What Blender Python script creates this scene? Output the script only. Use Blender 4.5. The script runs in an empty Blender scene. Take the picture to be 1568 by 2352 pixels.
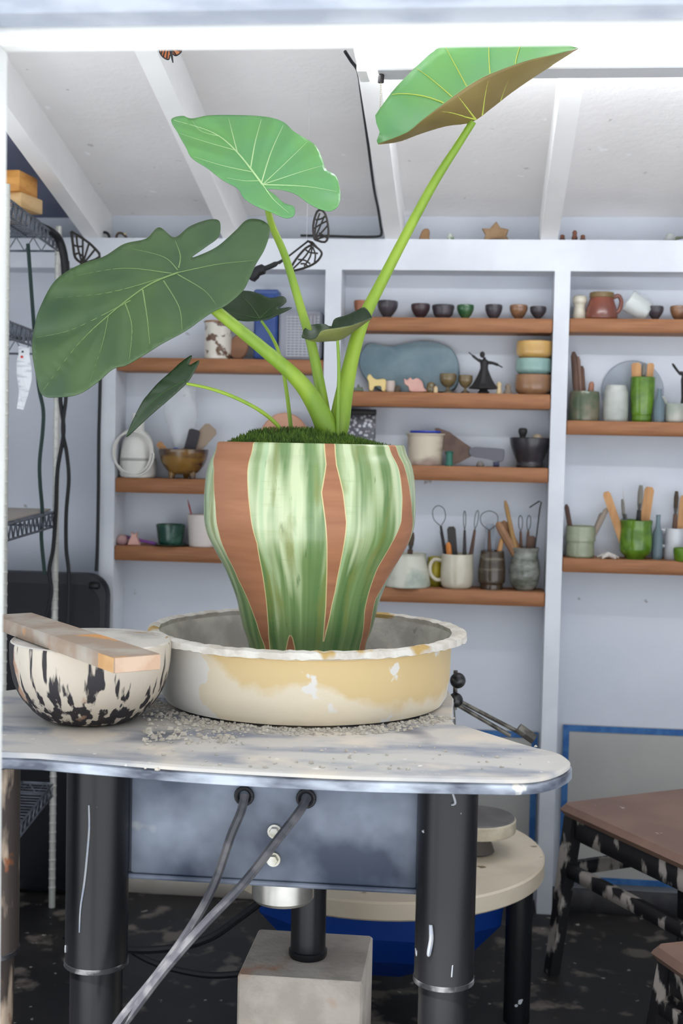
import bpy, math, random
import numpy as np
from mathutils import Vector, Matrix
from mathutils.geometry import delaunay_2d_cdt
random.seed(7)
rnd = random.Random(11)
SC = bpy.context.scene
COL = SC.collection

# ------------------------------------------------------------------ camera
F = 3000.0                      # focal length in reference pixels (1568 x 2352)
YAW, PITCH, ROLL = (math.radians(a) for a in (5.944, -2.919, 1.196))
CAM = Vector((0, 0, 1.25))
fwd = Vector((-math.sin(YAW) * math.cos(PITCH), math.cos(YAW) * math.cos(PITCH), math.sin(PITCH)))
r0 = Vector((math.cos(YAW), math.sin(YAW), 0)); u0 = r0.cross(fwd)
rgt = math.cos(ROLL) * r0 + math.sin(ROLL) * u0
upv = rgt.cross(fwd)
cd = bpy.data.cameras.new('camera'); cam = bpy.data.objects.new('camera', cd); COL.objects.link(cam)
cam.matrix_world = Matrix(((rgt.x, upv.x, -fwd.x, CAM.x), (rgt.y, upv.y, -fwd.y, CAM.y), (rgt.z, upv.z, -fwd.z, CAM.z), (0, 0, 0, 1)))
cd.sensor_fit = 'VERTICAL'; cd.sensor_height = 36.0; cd.lens = 36.0 * F / 2352.0
cd.clip_start = 0.05
cd.dof.use_dof = True; cd.dof.focus_distance = 2.3; cd.dof.aperture_fstop = 5.0
SC.camera = cam

# ------------------------------------------------------------------ light
w = bpy.data.worlds.new('sky'); SC.world = w; w.use_nodes = True
bg = w.node_tree.nodes['Background']
bg.inputs[0].default_value = (0.86, 0.93, 1.0, 1); bg.inputs[1].default_value = 1.05
sd = bpy.data.lights.new('sun', 'SUN'); sun = bpy.data.objects.new('sun', sd); COL.objects.link(sun)
sd.energy = 10.5; sd.angle = math.radians(2); sd.color = (1.0, 0.99, 0.97)
SUN_AZ, SUN_EL = math.radians(-25), math.radians(58)
Ld = Vector((math.sin(SUN_AZ) * math.cos(SUN_EL), -math.cos(SUN_AZ) * math.cos(SUN_EL), math.sin(SUN_EL)))
sun.rotation_euler = Ld.to_track_quat('Z', 'Y').to_euler(); sun.location = Ld * 6 + Vector((0, 0, 2))
SC.view_settings.view_transform = 'Standard'; SC.view_settings.look = 'None'
SC.view_settings.gamma = 1.0; SC.view_settings.use_curve_mapping = False
SC.view_settings.exposure = 0.3
SC.cycles.max_bounces = 6; SC.cycles.diffuse_bounces = 4; SC.cycles.glossy_bounces = 2; SC.cycles.transmission_bounces = 4
SC.cycles.caustics_reflective = False; SC.cycles.caustics_refractive = False

# ------------------------------------------------------------------ helpers
def ray(px, py):
    return fwd + rgt * ((px - 784) / F) - upv * ((py - 1176) / F)
def P(px, py, Y):
    d = ray(px, py); return CAM + d * ((Y - CAM.y) / d.y)
def PZ(px, py, z):
    d = ray(px, py); return CAM + d * ((z - CAM.z) / d.z)
def S(px, py, Y):
    return (P(px + 1, py, Y) - P(px, py, Y)).length

def lin(c):
    f = lambda v: (v / 255 / 12.92) if v / 255 <= 0.04045 else ((v / 255 + 0.055) / 1.055) ** 2.4
    return (f(c[0]), f(c[1]), f(c[2]), 1)

class MB:
    def __init__(s): s.v = []; s.f = []; s.m = []
    def add(s, vs, fs, mi=0):
        o = len(s.v); s.v += [tuple(v) for v in vs]; s.f += [tuple(i + o for i in f) for f in fs]; s.m += [mi] * len(fs); return s
    def box(s, c, d, rz=0, mi=0, tilt=None):
        x, y, z = (k / 2 for k in d)
        vs = [Vector((i * x, j * y, k * z)) for i in (-1, 1) for j in (-1, 1) for k in (-1, 1)]
        R = Matrix.Rotation(rz, 3, 'Z')
        if tilt is not None: R = tilt @ R
        vs = [R @ v + Vector(c) for v in vs]
        return s.add(vs, [(0, 1, 3, 2), (4, 6, 7, 5), (0, 4, 5, 1), (2, 3, 7, 6), (0, 2, 6, 4), (1, 5, 7, 3)], mi)
    def bbox(s, c, d, b, rz=0, tilt=None):
        """box with chamfered edges"""
        x, y, z = (k / 2 for k in d)
        R = Matrix.Rotation(rz, 3, 'Z')
        if tilt is not None: R = tilt @ R
        ring = lambda bx, by, zz: [(-x + bx, -y + by, zz), (x - bx, -y + by, zz), (x - bx, y - by, zz), (-x + bx, y - by, zz)]
        def oct_(ins, zz):
            X, Y2 = x - ins, y - ins
            return [(-X + b, -Y2, zz), (X - b, -Y2, zz), (X, -Y2 + b, zz), (X, Y2 - b, zz), (X - b, Y2, zz), (-X + b, Y2, zz), (-X, Y2 - b, zz), (-X, -Y2 + b, zz)]
        vs = oct_(b * .7, -z) + oct_(0, -z + b) + oct_(0, z - b) + oct_(b * .7, z)
        vs = [R @ Vector(v) + Vector(c) for v in vs]
        fs = [tuple(range(7, -1, -1)), tuple(range(24, 32))]
        for k in range(3):
            for i in range(8):
                j = (i + 1) % 8; fs.append((k * 8 + i, k * 8 + j, k * 8 + 8 + j, k * 8 + 8 + i))
        return s.add(vs, fs)
    def tube(s, pts, rad, n=8, caps=True, flat=1.0, mi=0):
        pts = [Vector(p) for p in pts]; N = len(pts)
        if not hasattr(rad, '__len__'): rad = [rad] * N
        vs = []; prev = None
        for i, p in enumerate(pts):
            t = (pts[min(i + 1, N - 1)] - pts[max(i - 1, 0)])
            t = t.normalized() if t.length > 1e-9 else Vector((0, 0, 1))
            if prev is None:
                a = Vector((0, 0, 1)) if abs(t.z) < .9 else Vector((1, 0, 0))
                prev = t.cross(a).normalized()
            else:
                prev = (prev - t * prev.dot(t))
                prev = prev.normalized() if prev.length > 1e-9 else t.orthogonal().normalized()
            b = t.cross(prev)
            for k in range(n):
                a = 2 * math.pi * k / n
                vs.append(p + (prev * math.cos(a) + b * (math.sin(a) * flat)) * rad[i])
        fs = []
        for i in range(N - 1):
            for k in range(n):
                j = (k + 1) % n
                fs.append((i * n + k, i * n + j, i * n + n + j, i * n + n + k))
        if caps:
            fs.append(tuple(range(n - 1, -1, -1))); fs.append(tuple((N - 1) * n + k for k in range(n)))
        return s.add(vs, fs, mi)
    def lathe(s, prof, n=32, c=(0, 0, 0), sx=1, sy=1, wob=None, mi=0, top=True):
        vs = []; fs = []; c = Vector(c)
        for j, (r, z) in enumerate(prof):
            for k in range(n):
                a = 2 * math.pi * k / n
                rr = r * (1 + (wob(a, j) if wob else 0))
                vs.append(c + Vector((rr * math.cos(a) * sx, rr * math.sin(a) * sy, z)))
        for j in range(len(prof) - 1):
            for k in range(n):
                q = (k + 1) % n; fs.append((j * n + k, j * n + q, j * n + n + q, j * n + n + k))
        if prof[0][0] > 1e-7: fs.append(tuple(range(n - 1, -1, -1)))
        if prof[-1][0] > 1e-5 and top: fs.append(tuple((len(prof) - 1) * n + k for k in range(n)))
        return s.add(vs, fs, mi)
    def ball(s, c, r, n=12, sx=1, sy=1, sz=1):
        m = n // 2
        prof = [(max(1e-6, r * math.sin(math.pi * j / m)), -r * math.cos(math.pi * j / m) * sz) for j in range(m + 1)]
        return s.lathe(prof, n, c, sx, sy)
    def prism(s, outline, y0, y1, bev=0.0, dome=0.0):
        """outline in local XZ, extruded along Y (y0 front, y1 back), optional rounded front rim"""
        n = len(outline); cx = sum(p[0] for p in outline) / n; cz = sum(p[1] for p in outline) / n
        vs = [(p[0], y1, p[1]) for p in outline] + [(p[0], y0 + bev, p[1]) for p in outline]
        k = 1.0
        if bev:
            ext = max(max(p[0] for p in outline) - min(p[0] for p in outline), max(p[1] for p in outline) - min(p[1] for p in outline))
            k = 1 - 1.6 * bev / ext
            vs += [(cx + (p[0] - cx) * k, y0, cz + (p[1] - cz) * k) for p in outline]
        fs = [tuple(range(n))]
        L = 3 if bev else 2
        for q in range(L - 1):
            for i in range(n):
                j = (i + 1) % n; fs.append((q * n + j, q * n + i, q * n + n + i, q * n + n + j))
        if dome:
            vs.append((cx, y0 - dome, cz)); top = len(vs) - 1
            for i in range(n): fs.append(((L - 1) * n + (i + 1) % n, (L - 1) * n + i, top))
        else:
            fs.append(tuple((L - 1) * n + i for i in range(n - 1, -1, -1)))
        return s.add(vs, fs)
    def build(s, name, mat, parent=None, loc=None, smooth=True, rot=None):
        me = bpy.data.meshes.new(name); me.from_pydata(s.v, [], s.f); me.update()
        mats = mat if isinstance(mat, (list, tuple)) else [mat]
        for m in mats: me.materials.append(m)
        if len(mats) > 1: me.polygons.foreach_set('material_index', s.m)
        if smooth:
            me.polygons.foreach_set('use_smooth', [True] * len(me.polygons))
            try: me.set_sharp_from_angle(angle=math.radians(38))
            except Exception: pass
        o = bpy.data.objects.new(name, me); COL.objects.link(o)
        if parent: o.parent = parent
        if loc is not None: o.location = loc
        if rot is not None: o.rotation_euler = rot
        return o

def tag(o, label=None, cat=None, group=None, kind=None):
    if label: o['label'] = label
    if cat: o['category'] = cat
    if group: o['group'] = group
    if kind: o['kind'] = kind
    return o
def thing(name, label, cat, loc, rz=0, group=None):
    o = bpy.data.objects.new(name, None); COL.objects.link(o); o.location = loc; o.rotation_euler = (0, 0, rz)
    o.empty_display_size = .05
    return tag(o, label, cat, group)

def cr(pts, sub=6, closed=False):
    """Catmull-Rom through points of any dimension"""
    P_ = [np.array(p, float) for p in pts]; n = len(P_); out = []
    segs = n if closed else n - 1
    for i in range(segs):
        a, b, c, d = (P_[(i + k) % n] if closed else P_[min(max(i + k, 0), n - 1)] for k in (-1, 0, 1, 2))
        for q in range(sub):
            t = q / sub
            out.append(.5 * ((2 * b) + (-a + c) * t + (2 * a - 5 * b + 4 * c - d) * t * t + (-a + 3 * b - 3 * c + d) * t ** 3))
    if not closed: out.append(P_[-1])
    return out

# ------------------------------------------------------------------ materials
_M = {}
def mat(name, c, rough=.55, metal=0.0, c2=None, scale=6, lo=.42, hi=.58, stretch=(1, 1, 1), bump=0.0, bscale=60,
        spots=(), coat=0.0, spec=.5, trans=0.0, alpha=1.0, ior=1.45, emit=None, sub=0.0):
    if name in _M: return _M[name]
    m = bpy.data.materials.new(name); m.use_nodes = True; _M[name] = m
    nt = m.node_tree; N = nt.nodes; L = nt.links; b = N['Principled BSDF']
    b.inputs['Roughness'].default_value = rough; b.inputs['Metallic'].default_value = metal
    b.inputs['Specular IOR Level'].default_value = spec; b.inputs['IOR'].default_value = ior
    b.inputs['Coat Weight'].default_value = coat; b.inputs['Coat Roughness'].default_value = .08
    b.inputs['Transmission Weight'].default_value = trans; b.inputs['Alpha'].default_value = alpha
    b.inputs['Base Color'].default_value = lin(c)
    if emit: b.inputs['Emission Color'].default_value = lin(c); b.inputs['Emission Strength'].default_value = emit
    tc = N.new('ShaderNodeTexCoord'); mp = N.new('ShaderNodeMapping'); mp.inputs['Scale'].default_value = stretch
    L.new(tc.outputs['Object'], mp.inputs[0])
    cur = None
    def noise(sc, det=4, st=True, seed=0):
        n = N.new('ShaderNodeTexNoise'); n.inputs['Scale'].default_value = sc; n.inputs['Detail'].default_value = det
        if seed:
            m2 = N.new('ShaderNodeMapping'); m2.inputs['Location'].default_value = (seed * 3.7, seed * 1.3, seed * 2.1)
            L.new((mp if st else tc).outputs[0 if st else 'Object'], m2.inputs[0]); L.new(m2.outputs[0], n.inputs[0])
        else:
            L.new(mp.outputs[0] if st else tc.outputs['Object'], n.inputs[0])
        return n
    def ramp(src, a, z):
        r = N.new('ShaderNodeMapRange'); r.inputs[1].default_value = a; r.inputs[2].default_value = z; L.new(src, r.inputs[0]); return r
    def mix(fac, A, B):
        x = N.new('ShaderNodeMix'); x.data_type = 'RGBA'; L.new(fac, x.inputs[0])
        if A is None: x.inputs[6].default_value = lin(c)
        else: L.new(A, x.inputs[6])
        x.inputs[7].default_value = lin(B); return x.outputs[2]
    if c2 is not None:
        cur = mix(ramp(noise(scale).outputs[0], lo, hi).outputs[0], cur, c2)
    for k, (sc_, ssz, a, z) in enumerate(spots):
        cur = mix(ramp(noise(ssz, 3, False, k + 1).outputs[0], a, z).outputs[0], cur, sc_)
    if cur is not None: L.new(cur, b.inputs['Base Color'])
    if bump:
        bp = N.new('ShaderNodeBump'); bp.inputs['Strength'].default_value = bump; bp.inputs['Distance'].default_value = .004
        L.new(noise(bscale, 5, False).outputs[0], bp.inputs['Height']); L.new(bp.outputs[0], b.inputs['Normal'])
    return m
def attr_mat(name, fn):
    m = bpy.data.materials.new(name); m.use_nodes = True; _M[name] = m
    fn(m.node_tree, m.node_tree.nodes, m.node_tree.links, m.node_tree.nodes['Principled BSDF']); return m

WHITE = mat('white_wall_paint', (205, 209, 217), .7, c2=(192, 197, 207), scale=2.5, lo=.35, hi=.7, bump=.12, bscale=30,
            spots=[((150, 148, 150), 22, .70, .74)])
STUDP = mat('white_stud_paint', (214, 217, 223), .6, c2=(202, 205, 212), scale=4, bump=.1, bscale=40, spots=[((150, 130, 112), 16, .73, .75)])
CEIL = mat('white_ceiling_paint', (240, 238, 237), .75, c2=(232, 229, 228), scale=3, lo=.35, hi=.65, bump=.35, bscale=45,
           spots=[((246, 246, 246), 14, .70, .72), ((206, 203, 202), 30, .71, .74)])
CEIL_SHADE = mat('shaded_ceiling_paint', (120, 125, 148), .75, c2=(105, 110, 134), scale=4)  # shade beyond the leftmost rafter, put into the colour
RAFT = mat('white_rafter_paint', (246, 245, 244), .6, c2=(240, 239, 238), scale=4, bump=.08)
FRAME = mat('white_frame_paint', (246, 246, 243), .5, c2=(238, 238, 236), scale=5)
FRAMEG = mat('grey_header_paint', (166, 171, 180), .7, c2=(146, 152, 164), scale=9, stretch=(1, 1, 3), bump=.4, bscale=50)
SHELF = mat('orange_wood', (156, 106, 70), .6, c2=(134, 88, 57), scale=9, lo=.3, hi=.7, stretch=(1, 6, 12), bump=.06, bscale=60,
            spots=[((205, 190, 176), 17, .72, .75)])
FLOORM = mat('dark_floor', (26, 25, 26), .55, c2=(44, 41, 40), scale=5, lo=.4, hi=.7, spots=[((112, 104, 96), 11, .57, .66), ((160, 155, 148), 34, .70, .74)], bump=.1, bscale=30)
GROUND = mat('outside_concrete', (206, 209, 212), .9, c2=(196, 199, 203), scale=2)
BASEB = mat('cream_baseboard', (200, 192, 180), .6, c2=(186, 177, 165), scale=6)
DARKB = mat('dark_skirting', (52, 51, 54), .7, c2=(70, 68, 68), scale=14)
PANEL = mat('grey_board', (178, 176, 170), .8, c2=(164, 163, 160), scale=4, lo=.3, hi=.7, bump=.1)
TAPE = mat('blue_tape', (42, 92, 150), .6, c2=(60, 110, 165), scale=30)
BLACKP = mat('black_plastic', (26, 28, 36), .5)
RUBBER = mat('black_rubber', (22, 23, 27), .55)
GCORD = mat('green_cord_rubber', (22, 48, 44), .55)
GREYCORD = mat('grey_cord_rubber', (66, 66, 72), .45, c2=(96, 95, 98), scale=30)
WIRE = mat('wire_grey_metal', (120, 125, 135), .4, .6, c2=(95, 100, 108), scale=30)
RACKP = mat('rack_post_metal', (205, 205, 198), .45, .3)
CONC = mat('concrete', (196, 186, 174), .9, c2=(178, 168, 156), scale=14, bump=.6, bscale=90, spots=[((186, 140, 112), 7, .60, .68), ((190, 187, 182), 30, .68, .72)])
STEELB = mat('black_gloss_metal', (17, 18, 21), .34, .0, c2=(27, 27, 30), scale=6, stretch=(1, 1, .2), spec=.4, spots=[((205, 207, 212), 26, .73, .75)])
RUST = mat('rusted_leg_paint', (58, 50, 46), .6, c2=(166, 148, 130), scale=9, lo=.56, hi=.66, stretch=(2.5, 2.5, .8), spots=[((126, 76, 46), 20, .62, .68)])
HOUSE = mat('blue_grey_housing', (58, 66, 82), .5, .1, c2=(132, 140, 154), scale=6, lo=.38, hi=.66, spots=[((186, 186, 184), 9, .68, .76), ((200, 160, 130), 26, .75, .77)], bump=.05)
ALU = mat('brushed_aluminium', (190, 188, 182), .35, .8, c2=(165, 163, 158), scale=10)
BOLT = mat('bolt_metal', (205, 203, 195), .4, .5, c2=(180, 176, 160), scale=40)
DRIP = mat('clay_drip', (176, 184, 200), .45, c2=(196, 198, 202), scale=40)
CLAY = mat('dry_clay', (205, 199, 188), .9, c2=(184, 178, 168), scale=20, bump=.3)
DECK = mat('deck_clay_dusted', (198, 194, 188), .6, c2=(138, 143, 156), scale=5, lo=.47, hi=.66, stretch=(1, 2.6, 1), bump=.15, bscale=70,
           spots=[((214, 204, 190), 7, .52, .64), ((232, 228, 220), 40, .68, .73), ((92, 96, 110), 4, .64, .72)])
LIP = mat('deck_edge_paint', (70, 76, 90), .35, .1, c2=(186, 194, 206), scale=7, lo=.40, hi=.62, stretch=(1, 1, 3), spots=[((226, 222, 212), 22, .66, .70)])
TERRA = mat('terracotta', (196, 122, 78), .75)

# ------------------------------------------------------------------ room shell
YF, YB = 3.50, 3.61            # stud/shelf front plane, wall sheet
XL, XR = -1.75, 2.6
SLOPE = math.tan(math.radians(13.587))
zpl = P(900, 549, YF).z        # top of wall plate
plb = P(1030, 621, YF).z       # underside of the plate
SW = .041
def ceil_z(Y): return zpl + .105 + (YF - Y) * SLOPE
def setting(o): o['kind'] = 'structure'; return o

fl = setting(MB().box(((XL + XR) / 2, 2.5, -.05), (XR - XL, 2.3, .1)).build('floor', FLOORM, smooth=False))
setting(MB().box((0, -8, -.19), (60, 60, .1)).build('outside_ground', GROUND, smooth=False))
wb = setting(MB().box(((XL + XR) / 2, YB + .02, 1.05), (XR - XL, .04, 2.1)).build('wall_back', WHITE, smooth=False))
wl = MB()          # left wall with an unseen front opening added to brighten the left side
wl.box((XL - .02, 2.5, .45), (.04, 2.3, .9)); wl.box((XL - .02, 3.2, 1.55), (.04, .9, 1.3)); wl.box((XL - .02, 1.42, 1.55), (.04, .14, 1.3)); wl.box((XL - .02, 2.12, 2.32), (.04, 1.26, .5))
setting(wl.build('wall_left', WHITE, smooth=False))
setting(MB().box((XR + .02, 2.5, 1.2), (.04, 2.3, 2.6)).build('wall_right', WHITE, smooth=False))
def kid(mb, name, m, parent, smooth=False):
    o = mb.build(name, m, parent, smooth=smooth); return o
# plate and studs
kid(MB().box(((XL + XR) / 2, (YF + YB) / 2, (zpl + plb) / 2), (XR - XL, YB - YF, zpl - plb)), 'top_plate', STUDP, wb)
studs = []
for xa, xb, yy in ((230, 263, 1100), (746, 783, 700), (1263, 1299, 1000), (1812, 1848, 1000)):
    a, b = P(xa, yy, YF).x, P(xb, yy, YF).x; studs.append((a, b))
    kid(MB().box(((a + b) / 2, (YF + YB) / 2, plb / 2), (b - a, YB - YF, plb)), 'stud', STUDP, wb)
# ceiling with rafters
Y0c, Y1c = 0.80, YB + .02  # unseen front overhang lengthened to keep direct sun out
vs = []
for x in (XL, XR):
    for y in (Y0c, Y1c):
        vs += [(x, y, ceil_z(y)), (x, y, ceil_z(y) + .03)]
ce = setting(MB().add(vs, [(0, 2, 6, 4), (1, 5, 7, 3), (0, 1, 3, 2), (4, 6, 7, 5), (0, 4, 5, 1), (2, 3, 7, 6)]).build('ceiling', CEIL, smooth=False))
raf = []
for px, py in ((193, 540), (512, 530), (884, 547), (1241, 547), (1600, 547)):
    x = P(px, py, YF).x; raf.append(x)
    v = []
    for xx in (x, x + .045):
        for y, dz in ((Y0c, 0), (YF, 0), (YB, 0)):
            zb = zpl + (YF - y) * SLOPE if y <= YF else zpl
            v += [(xx, y, zb), (xx, y, ceil_z(y))]
    f = [(0, 2, 8, 6), (2, 4, 10, 8), (0, 1, 3, 2), (2, 3, 5, 4), (6, 8, 9, 7), (8, 10, 11, 9), (0, 6, 7, 1), (4, 5, 11, 10)]
    kid(MB().add(v, f), 'rafter', RAFT, ce)
xr = raf[0]
v = []
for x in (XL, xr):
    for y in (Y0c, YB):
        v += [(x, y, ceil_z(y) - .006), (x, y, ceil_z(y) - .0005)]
kid(MB().add(v, [(0, 2, 6, 4), (1, 5, 7, 3), (0, 1, 3, 2), (4, 6, 7, 5), (0, 4, 5, 1), (2, 3, 7, 6)]), 'ceiling_shade_panel', CEIL_SHADE, ce)  # thin sheet that paints the left bay's shade onto the ceiling
# opening the picture is taken through
YW = 1.36
zt = P(784, 55, YW + .02).z; zw = P(784, 113, YW + .05).z
setting(MB().bbox(((XL + XR) / 2, YW - .005, zt + .045), (XR - XL, .05, .09), .004).build('trim_1', FRAMEG))
setting(MB().bbox(((XL + XR) / 2, YW + .035, (zt + zw) / 2 + .002), (XR - XL, .03, zt - zw + .004), .005).build('trim_2', FRAME))
xj = P(11, 1200, YW + .045).x
setting(MB().bbox((xj - .03, YW + .02, zw / 2 - .07), (.06, .05, zw + .14), .004).build('trim_3', FRAME))
setting(MB().bbox((1.3, YW + .02, zw / 2 - .07), (.06, .05, zw + .14), .004).build('trim_4', FRAME))
# baseboards, lower boards with blue tape
x1, x2 = studs[0][1], studs[1][1]
zb1 = P(430, 2022, YF).z; zb0 = .0
setting(MB().bbox(((XL + P(640, 2060, YF).x) / 2, YF - .008, .035), (P(640, 2060, YF).x - XL, .016, .07), .003).build('baseboard_back', BASEB))
zs = P(1380, 2120, YF).z
setting(MB().bbox((1.5 + studs[2][1] / 2 - .3, YF + .04, .03), (2.2, .03, .06), .003).build('baseboard_right', DARKB))
def taped(px0, px1, py0, py1, label, left=True, right=True):
    a = P(px0, py0, YB - .01); c = P(px1, py1, YB - .01)
    x0, x1_, z1, z0 = a.x, c.x, a.z, max(c.z, .06)
    t = thing('taped_board', label, 'board', ((x0 + x1_) / 2, YB - .008, z0))
    W, H = x1_ - x0, z1 - z0
    MB().box((0, 0, H / 2), (W, .008, H)).build('board', PANEL, t, smooth=False)
    tw = .017
    MB().box((0, -.005, H - tw / 2), (W, .002, tw)).build('tape_strip', TAPE, t, smooth=False)
    MB().box((0, -.005, tw / 2), (W, .002, tw)).build('tape_strip', TAPE, t, smooth=False)
    for sgn, ok in ((-1, left), (1, right)):
        if ok: MB().box((sgn * (W / 2 - tw / 2), -.005, H / 2), (tw, .002, H - 2 * tw)).build('tape_strip', TAPE, t, smooth=False)
taped(800, 1223, 1663, 2105, 'grey board edged with blue tape behind the cream round wheel table')
taped(1293, 1790, 1664, 2112, 'grey board edged with blue tape behind the brown-topped stool')

# ------------------------------------------------------------------ shelves
SH = {}
def shelf(key, comp, pxm, pytop, pybot, label, Yf=None):
    a, b = studs[comp - 1][1], studs[comp][0]
    Yf = Yf or YF + .003
    z1 = P(pxm, pytop, Yf).z; z0 = P(pxm, pybot, Yf).z
    o = MB().bbox((0, 0, -(z1 - z0) / 2), (b - a - .002, YB - Yf, z1 - z0), .003).build('shelf_board', SHELF, loc=((a + b) / 2, (Yf + YB) / 2, z1))
    tag(o, label, 'shelf', 'wooden shelves between the wall studs'); SH[key] = (z1, pytop)
shelf('a1', 1, 520, 824, 855, 'orange wooden shelf carrying the blue box, left of the middle stud')
shelf('a2', 1, 366, 1099, 1133, 'orange wooden shelf carrying the brown footed bowl')
shelf('a3', 1, 380, 1256, 1290, 'orange wooden shelf carrying the small green cup and saucer')
shelf('b1', 2, 1060, 730, 762, 'orange wooden shelf carrying a row of tiny bowls')
shelf('b2', 2, 1030, 902, 936, 'orange wooden shelf carrying the blue fish-shaped platter')
shelf('b3', 2, 1100, 1072, 1106, 'orange wooden shelf carrying the black mortar and the putty knife')
shelf('b4', 2, 1060, 1355, 1388, 'lowest orange wooden shelf, carrying mugs of clay tools behind the planter')
shelf('c1', 3, 1440, 732, 764, 'orange wooden shelf carrying the red-brown jug at the right')
shelf('c2', 3, 1435, 968, 1000, 'orange wooden shelf carrying the mottled green jar at the right')
shelf('c3', 3, 1432, 1286, 1318, 'orange wooden shelf carrying the bright green mug of brushes at the right')
SH['ledge'] = (zpl, 549)
YI = 3.552
def base(key, px, Y=None):
    Y = Y or YI
    z, py = SH[key]
    p = P(px, py, Y); return Vector((p.x, Y, z)), S(px, py, Y)

def vessel_prof(outer, wall):
    """outer: (r,z) from base to rim; adds an inner wall down to the floor"""
    pr = [(1e-6, outer[0][1])] + list(outer)
    r, z = outer[-1]; pr.append((r - wall * .5, z + wall * .35)); pr.append((max(r - wall, 1e-5), z - wall * .2))
    for (rr, zz) in reversed(outer[1:-1]):
        pr.append((max(rr - wall, 1e-5), max(zz, outer[0][1] + wall)))
    pr.append((1e-6, outer[0][1] + wall * 1.2)); return pr
def smooth_prof(p, sub=4): return [(max(float(q[0]), 1e-6), float(q[1])) for q in cr(p, sub)]

def vessel(name, label, cat, key, px, prof, m, wall=2.5, n=28, Y=None, group=None, parts=None, dz=0, sm=True, sx=1, sy=1, bodyname='body'):
    """prof in reference px; parts: list of (partname, fn(MB, s), material)"""
    b, s = base(key, px, Y); b.z += dz * s
    pr = smooth_prof([(r * s, z * s) for r, z in prof], 4) if sm else [(r * s, z * s) for r, z in prof]
    mb = MB().lathe(vessel_prof(pr, wall * s), n, sx=sx, sy=sy)
    if not parts:
        o = mb.build(name, m, loc=b); return tag(o, label, cat, group)
    t = thing(name, label, cat, b, 0, group)
    mb.build(bodyname, m, t)
    for pn, fn, pm in parts:
        q = MB(); fn(q, s); q.build(pn, pm, t)
    return t

# glazes
def glaze(name, c, c2, scale=14, lo=.4, hi=.6, rough=.25, **k): return mat(name, c, rough, c2=c2, scale=scale, lo=lo, hi=hi, coat=.35, **k)
G_DARK = glaze('dark_stoneware', (46, 42, 48), (66, 60, 66), bump=.2, rough=.5)
G_MAROON = glaze('maroon_stoneware', (62, 40, 42), (48, 38, 46), rough=.45)
G_GREEN = glaze('mottled_green_glaze', (38, 82, 48), (70, 100, 66), scale=40)
G_TAN = glaze('tan_glaze', (128, 92, 66), (104, 76, 58), scale=30)
G_ORANGE = glaze('orange_brown_clay', (140, 84, 54), (116, 70, 48), rough=.6)
G_CREAM = glaze('cream_glaze', (196, 190, 172), (180, 172, 154), scale=9)
G_OLIVE = glaze('olive_brown_glaze', (112, 96, 66), (84, 74, 54), scale=25)
G_YEL = glaze('yellow_ochre_glaze', (196, 158, 94), (182, 144, 84))
G_TURQ = glaze('turquoise_glaze', (140, 168, 160), (124, 154, 148))
G_BRN = glaze('warm_brown_glaze', (146, 108, 78), (128, 94, 68))
G_LIME = glaze('lime_green_glaze', (92, 128, 32), (74, 108, 24), scale=30, rough=.2)
G_SAGE = glaze('sage_glaze', (146, 152, 128), (132, 138, 114))
G_DGREEN = glaze('dark_green_glaze', (24, 62, 50), (60, 98, 84), scale=30, lo=.5, hi=.7)
G_REDB = glaze('red_brown_glaze', (124, 66, 50), (106, 58, 46), scale=12)
G_STRIPE = glaze('brown_banded_glaze', (62, 50, 38), (112, 106, 90), scale=7, stretch=(1, 1, 6), lo=.55, hi=.65)
G_GREY = glaze('grey_swirl_glaze', (84, 88, 78), (128, 130, 122), scale=20, stretch=(1, 1, 2.5))
G_WGREEN = glaze('white_green_glaze', (196, 196, 182), (150, 160, 148), scale=12, lo=.5, hi=.65)
G_MOTTLE = glaze('mottled_olive_glaze', (72, 84, 62), (108, 102, 82), scale=22)
WHT = mat('white_plastic', (214, 212, 206), .4, c2=(200, 198, 192), scale=8)
WOODT = mat('pale_wood', (186, 140, 92), .6, c2=(166, 120, 76), scale=10, stretch=(6, 6, 1))
WOODD = mat('dark_stained_wood', (92, 66, 52), .65, c2=(74, 54, 46), scale=10, stretch=(6, 6, 1))
WOODO = mat('orange_block_wood', (222, 160, 84), .6, c2=(206, 142, 70), scale=8, stretch=(2, 2, 8))
STEEL = mat('tool_steel', (120, 118, 116), .4, .7)
DKSTEEL = mat('dark_tool_steel', (58, 55, 55), .45, .5)
BRISTLE = mat('grey_bristle', (128, 124, 116), .9)

# ------------------------------------------------------------------ pottery wheel
YP = 2.40
PC = P(702, 1442, YP); SP = S(702, 1442, YP)      # pan rim centre
RR = 363 * SP                                     # rim radius
RW = 329 * SP                                     # wall radius
ZD = P(695, 1676, YP - RW + .012).z               # deck top
wheel = thing('pottery_wheel', 'black steel potter\'s wheel with clay-dusted deck carrying the cream splash pan', 'pottery wheel', (PC.x, PC.y, 0))
W0 = Vector((PC.x, PC.y, 0))
pts = [(-60, 1718), (89, 1731), (268, 1746), (446, 1760), (700, 1774), (880, 1781), (1072, 1785), (1180, 1787), (1240, 1783), (1284, 1770), (1306, 1756), (1309, 1748), (1302, 1740),
       (1280, 1729), (1213, 1712), (1143, 1690), (1072, 1667), (1039, 1655)]
dk = [PZ(x, y, ZD) for x, y in pts]
back = [Vector((PC.x + .26, PC.y + .18, ZD)), Vector((PC.x + .10, PC.y + .33, ZD)), Vector((PC.x - .12, PC.y + .33, ZD)), Vector((PC.x - .30, PC.y + .2, ZD)), Vector((PC.x - .52, PC.y + .02, ZD)), Vector((PC.x - .62, PC.y - .12, ZD)), Vector((PC.x - .66, PC.y - .28, ZD))]
dk = dk + back
dk = [Vector(p) for p in cr([tuple(p) for p in dk], 3, True)]
TH = .024
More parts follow.
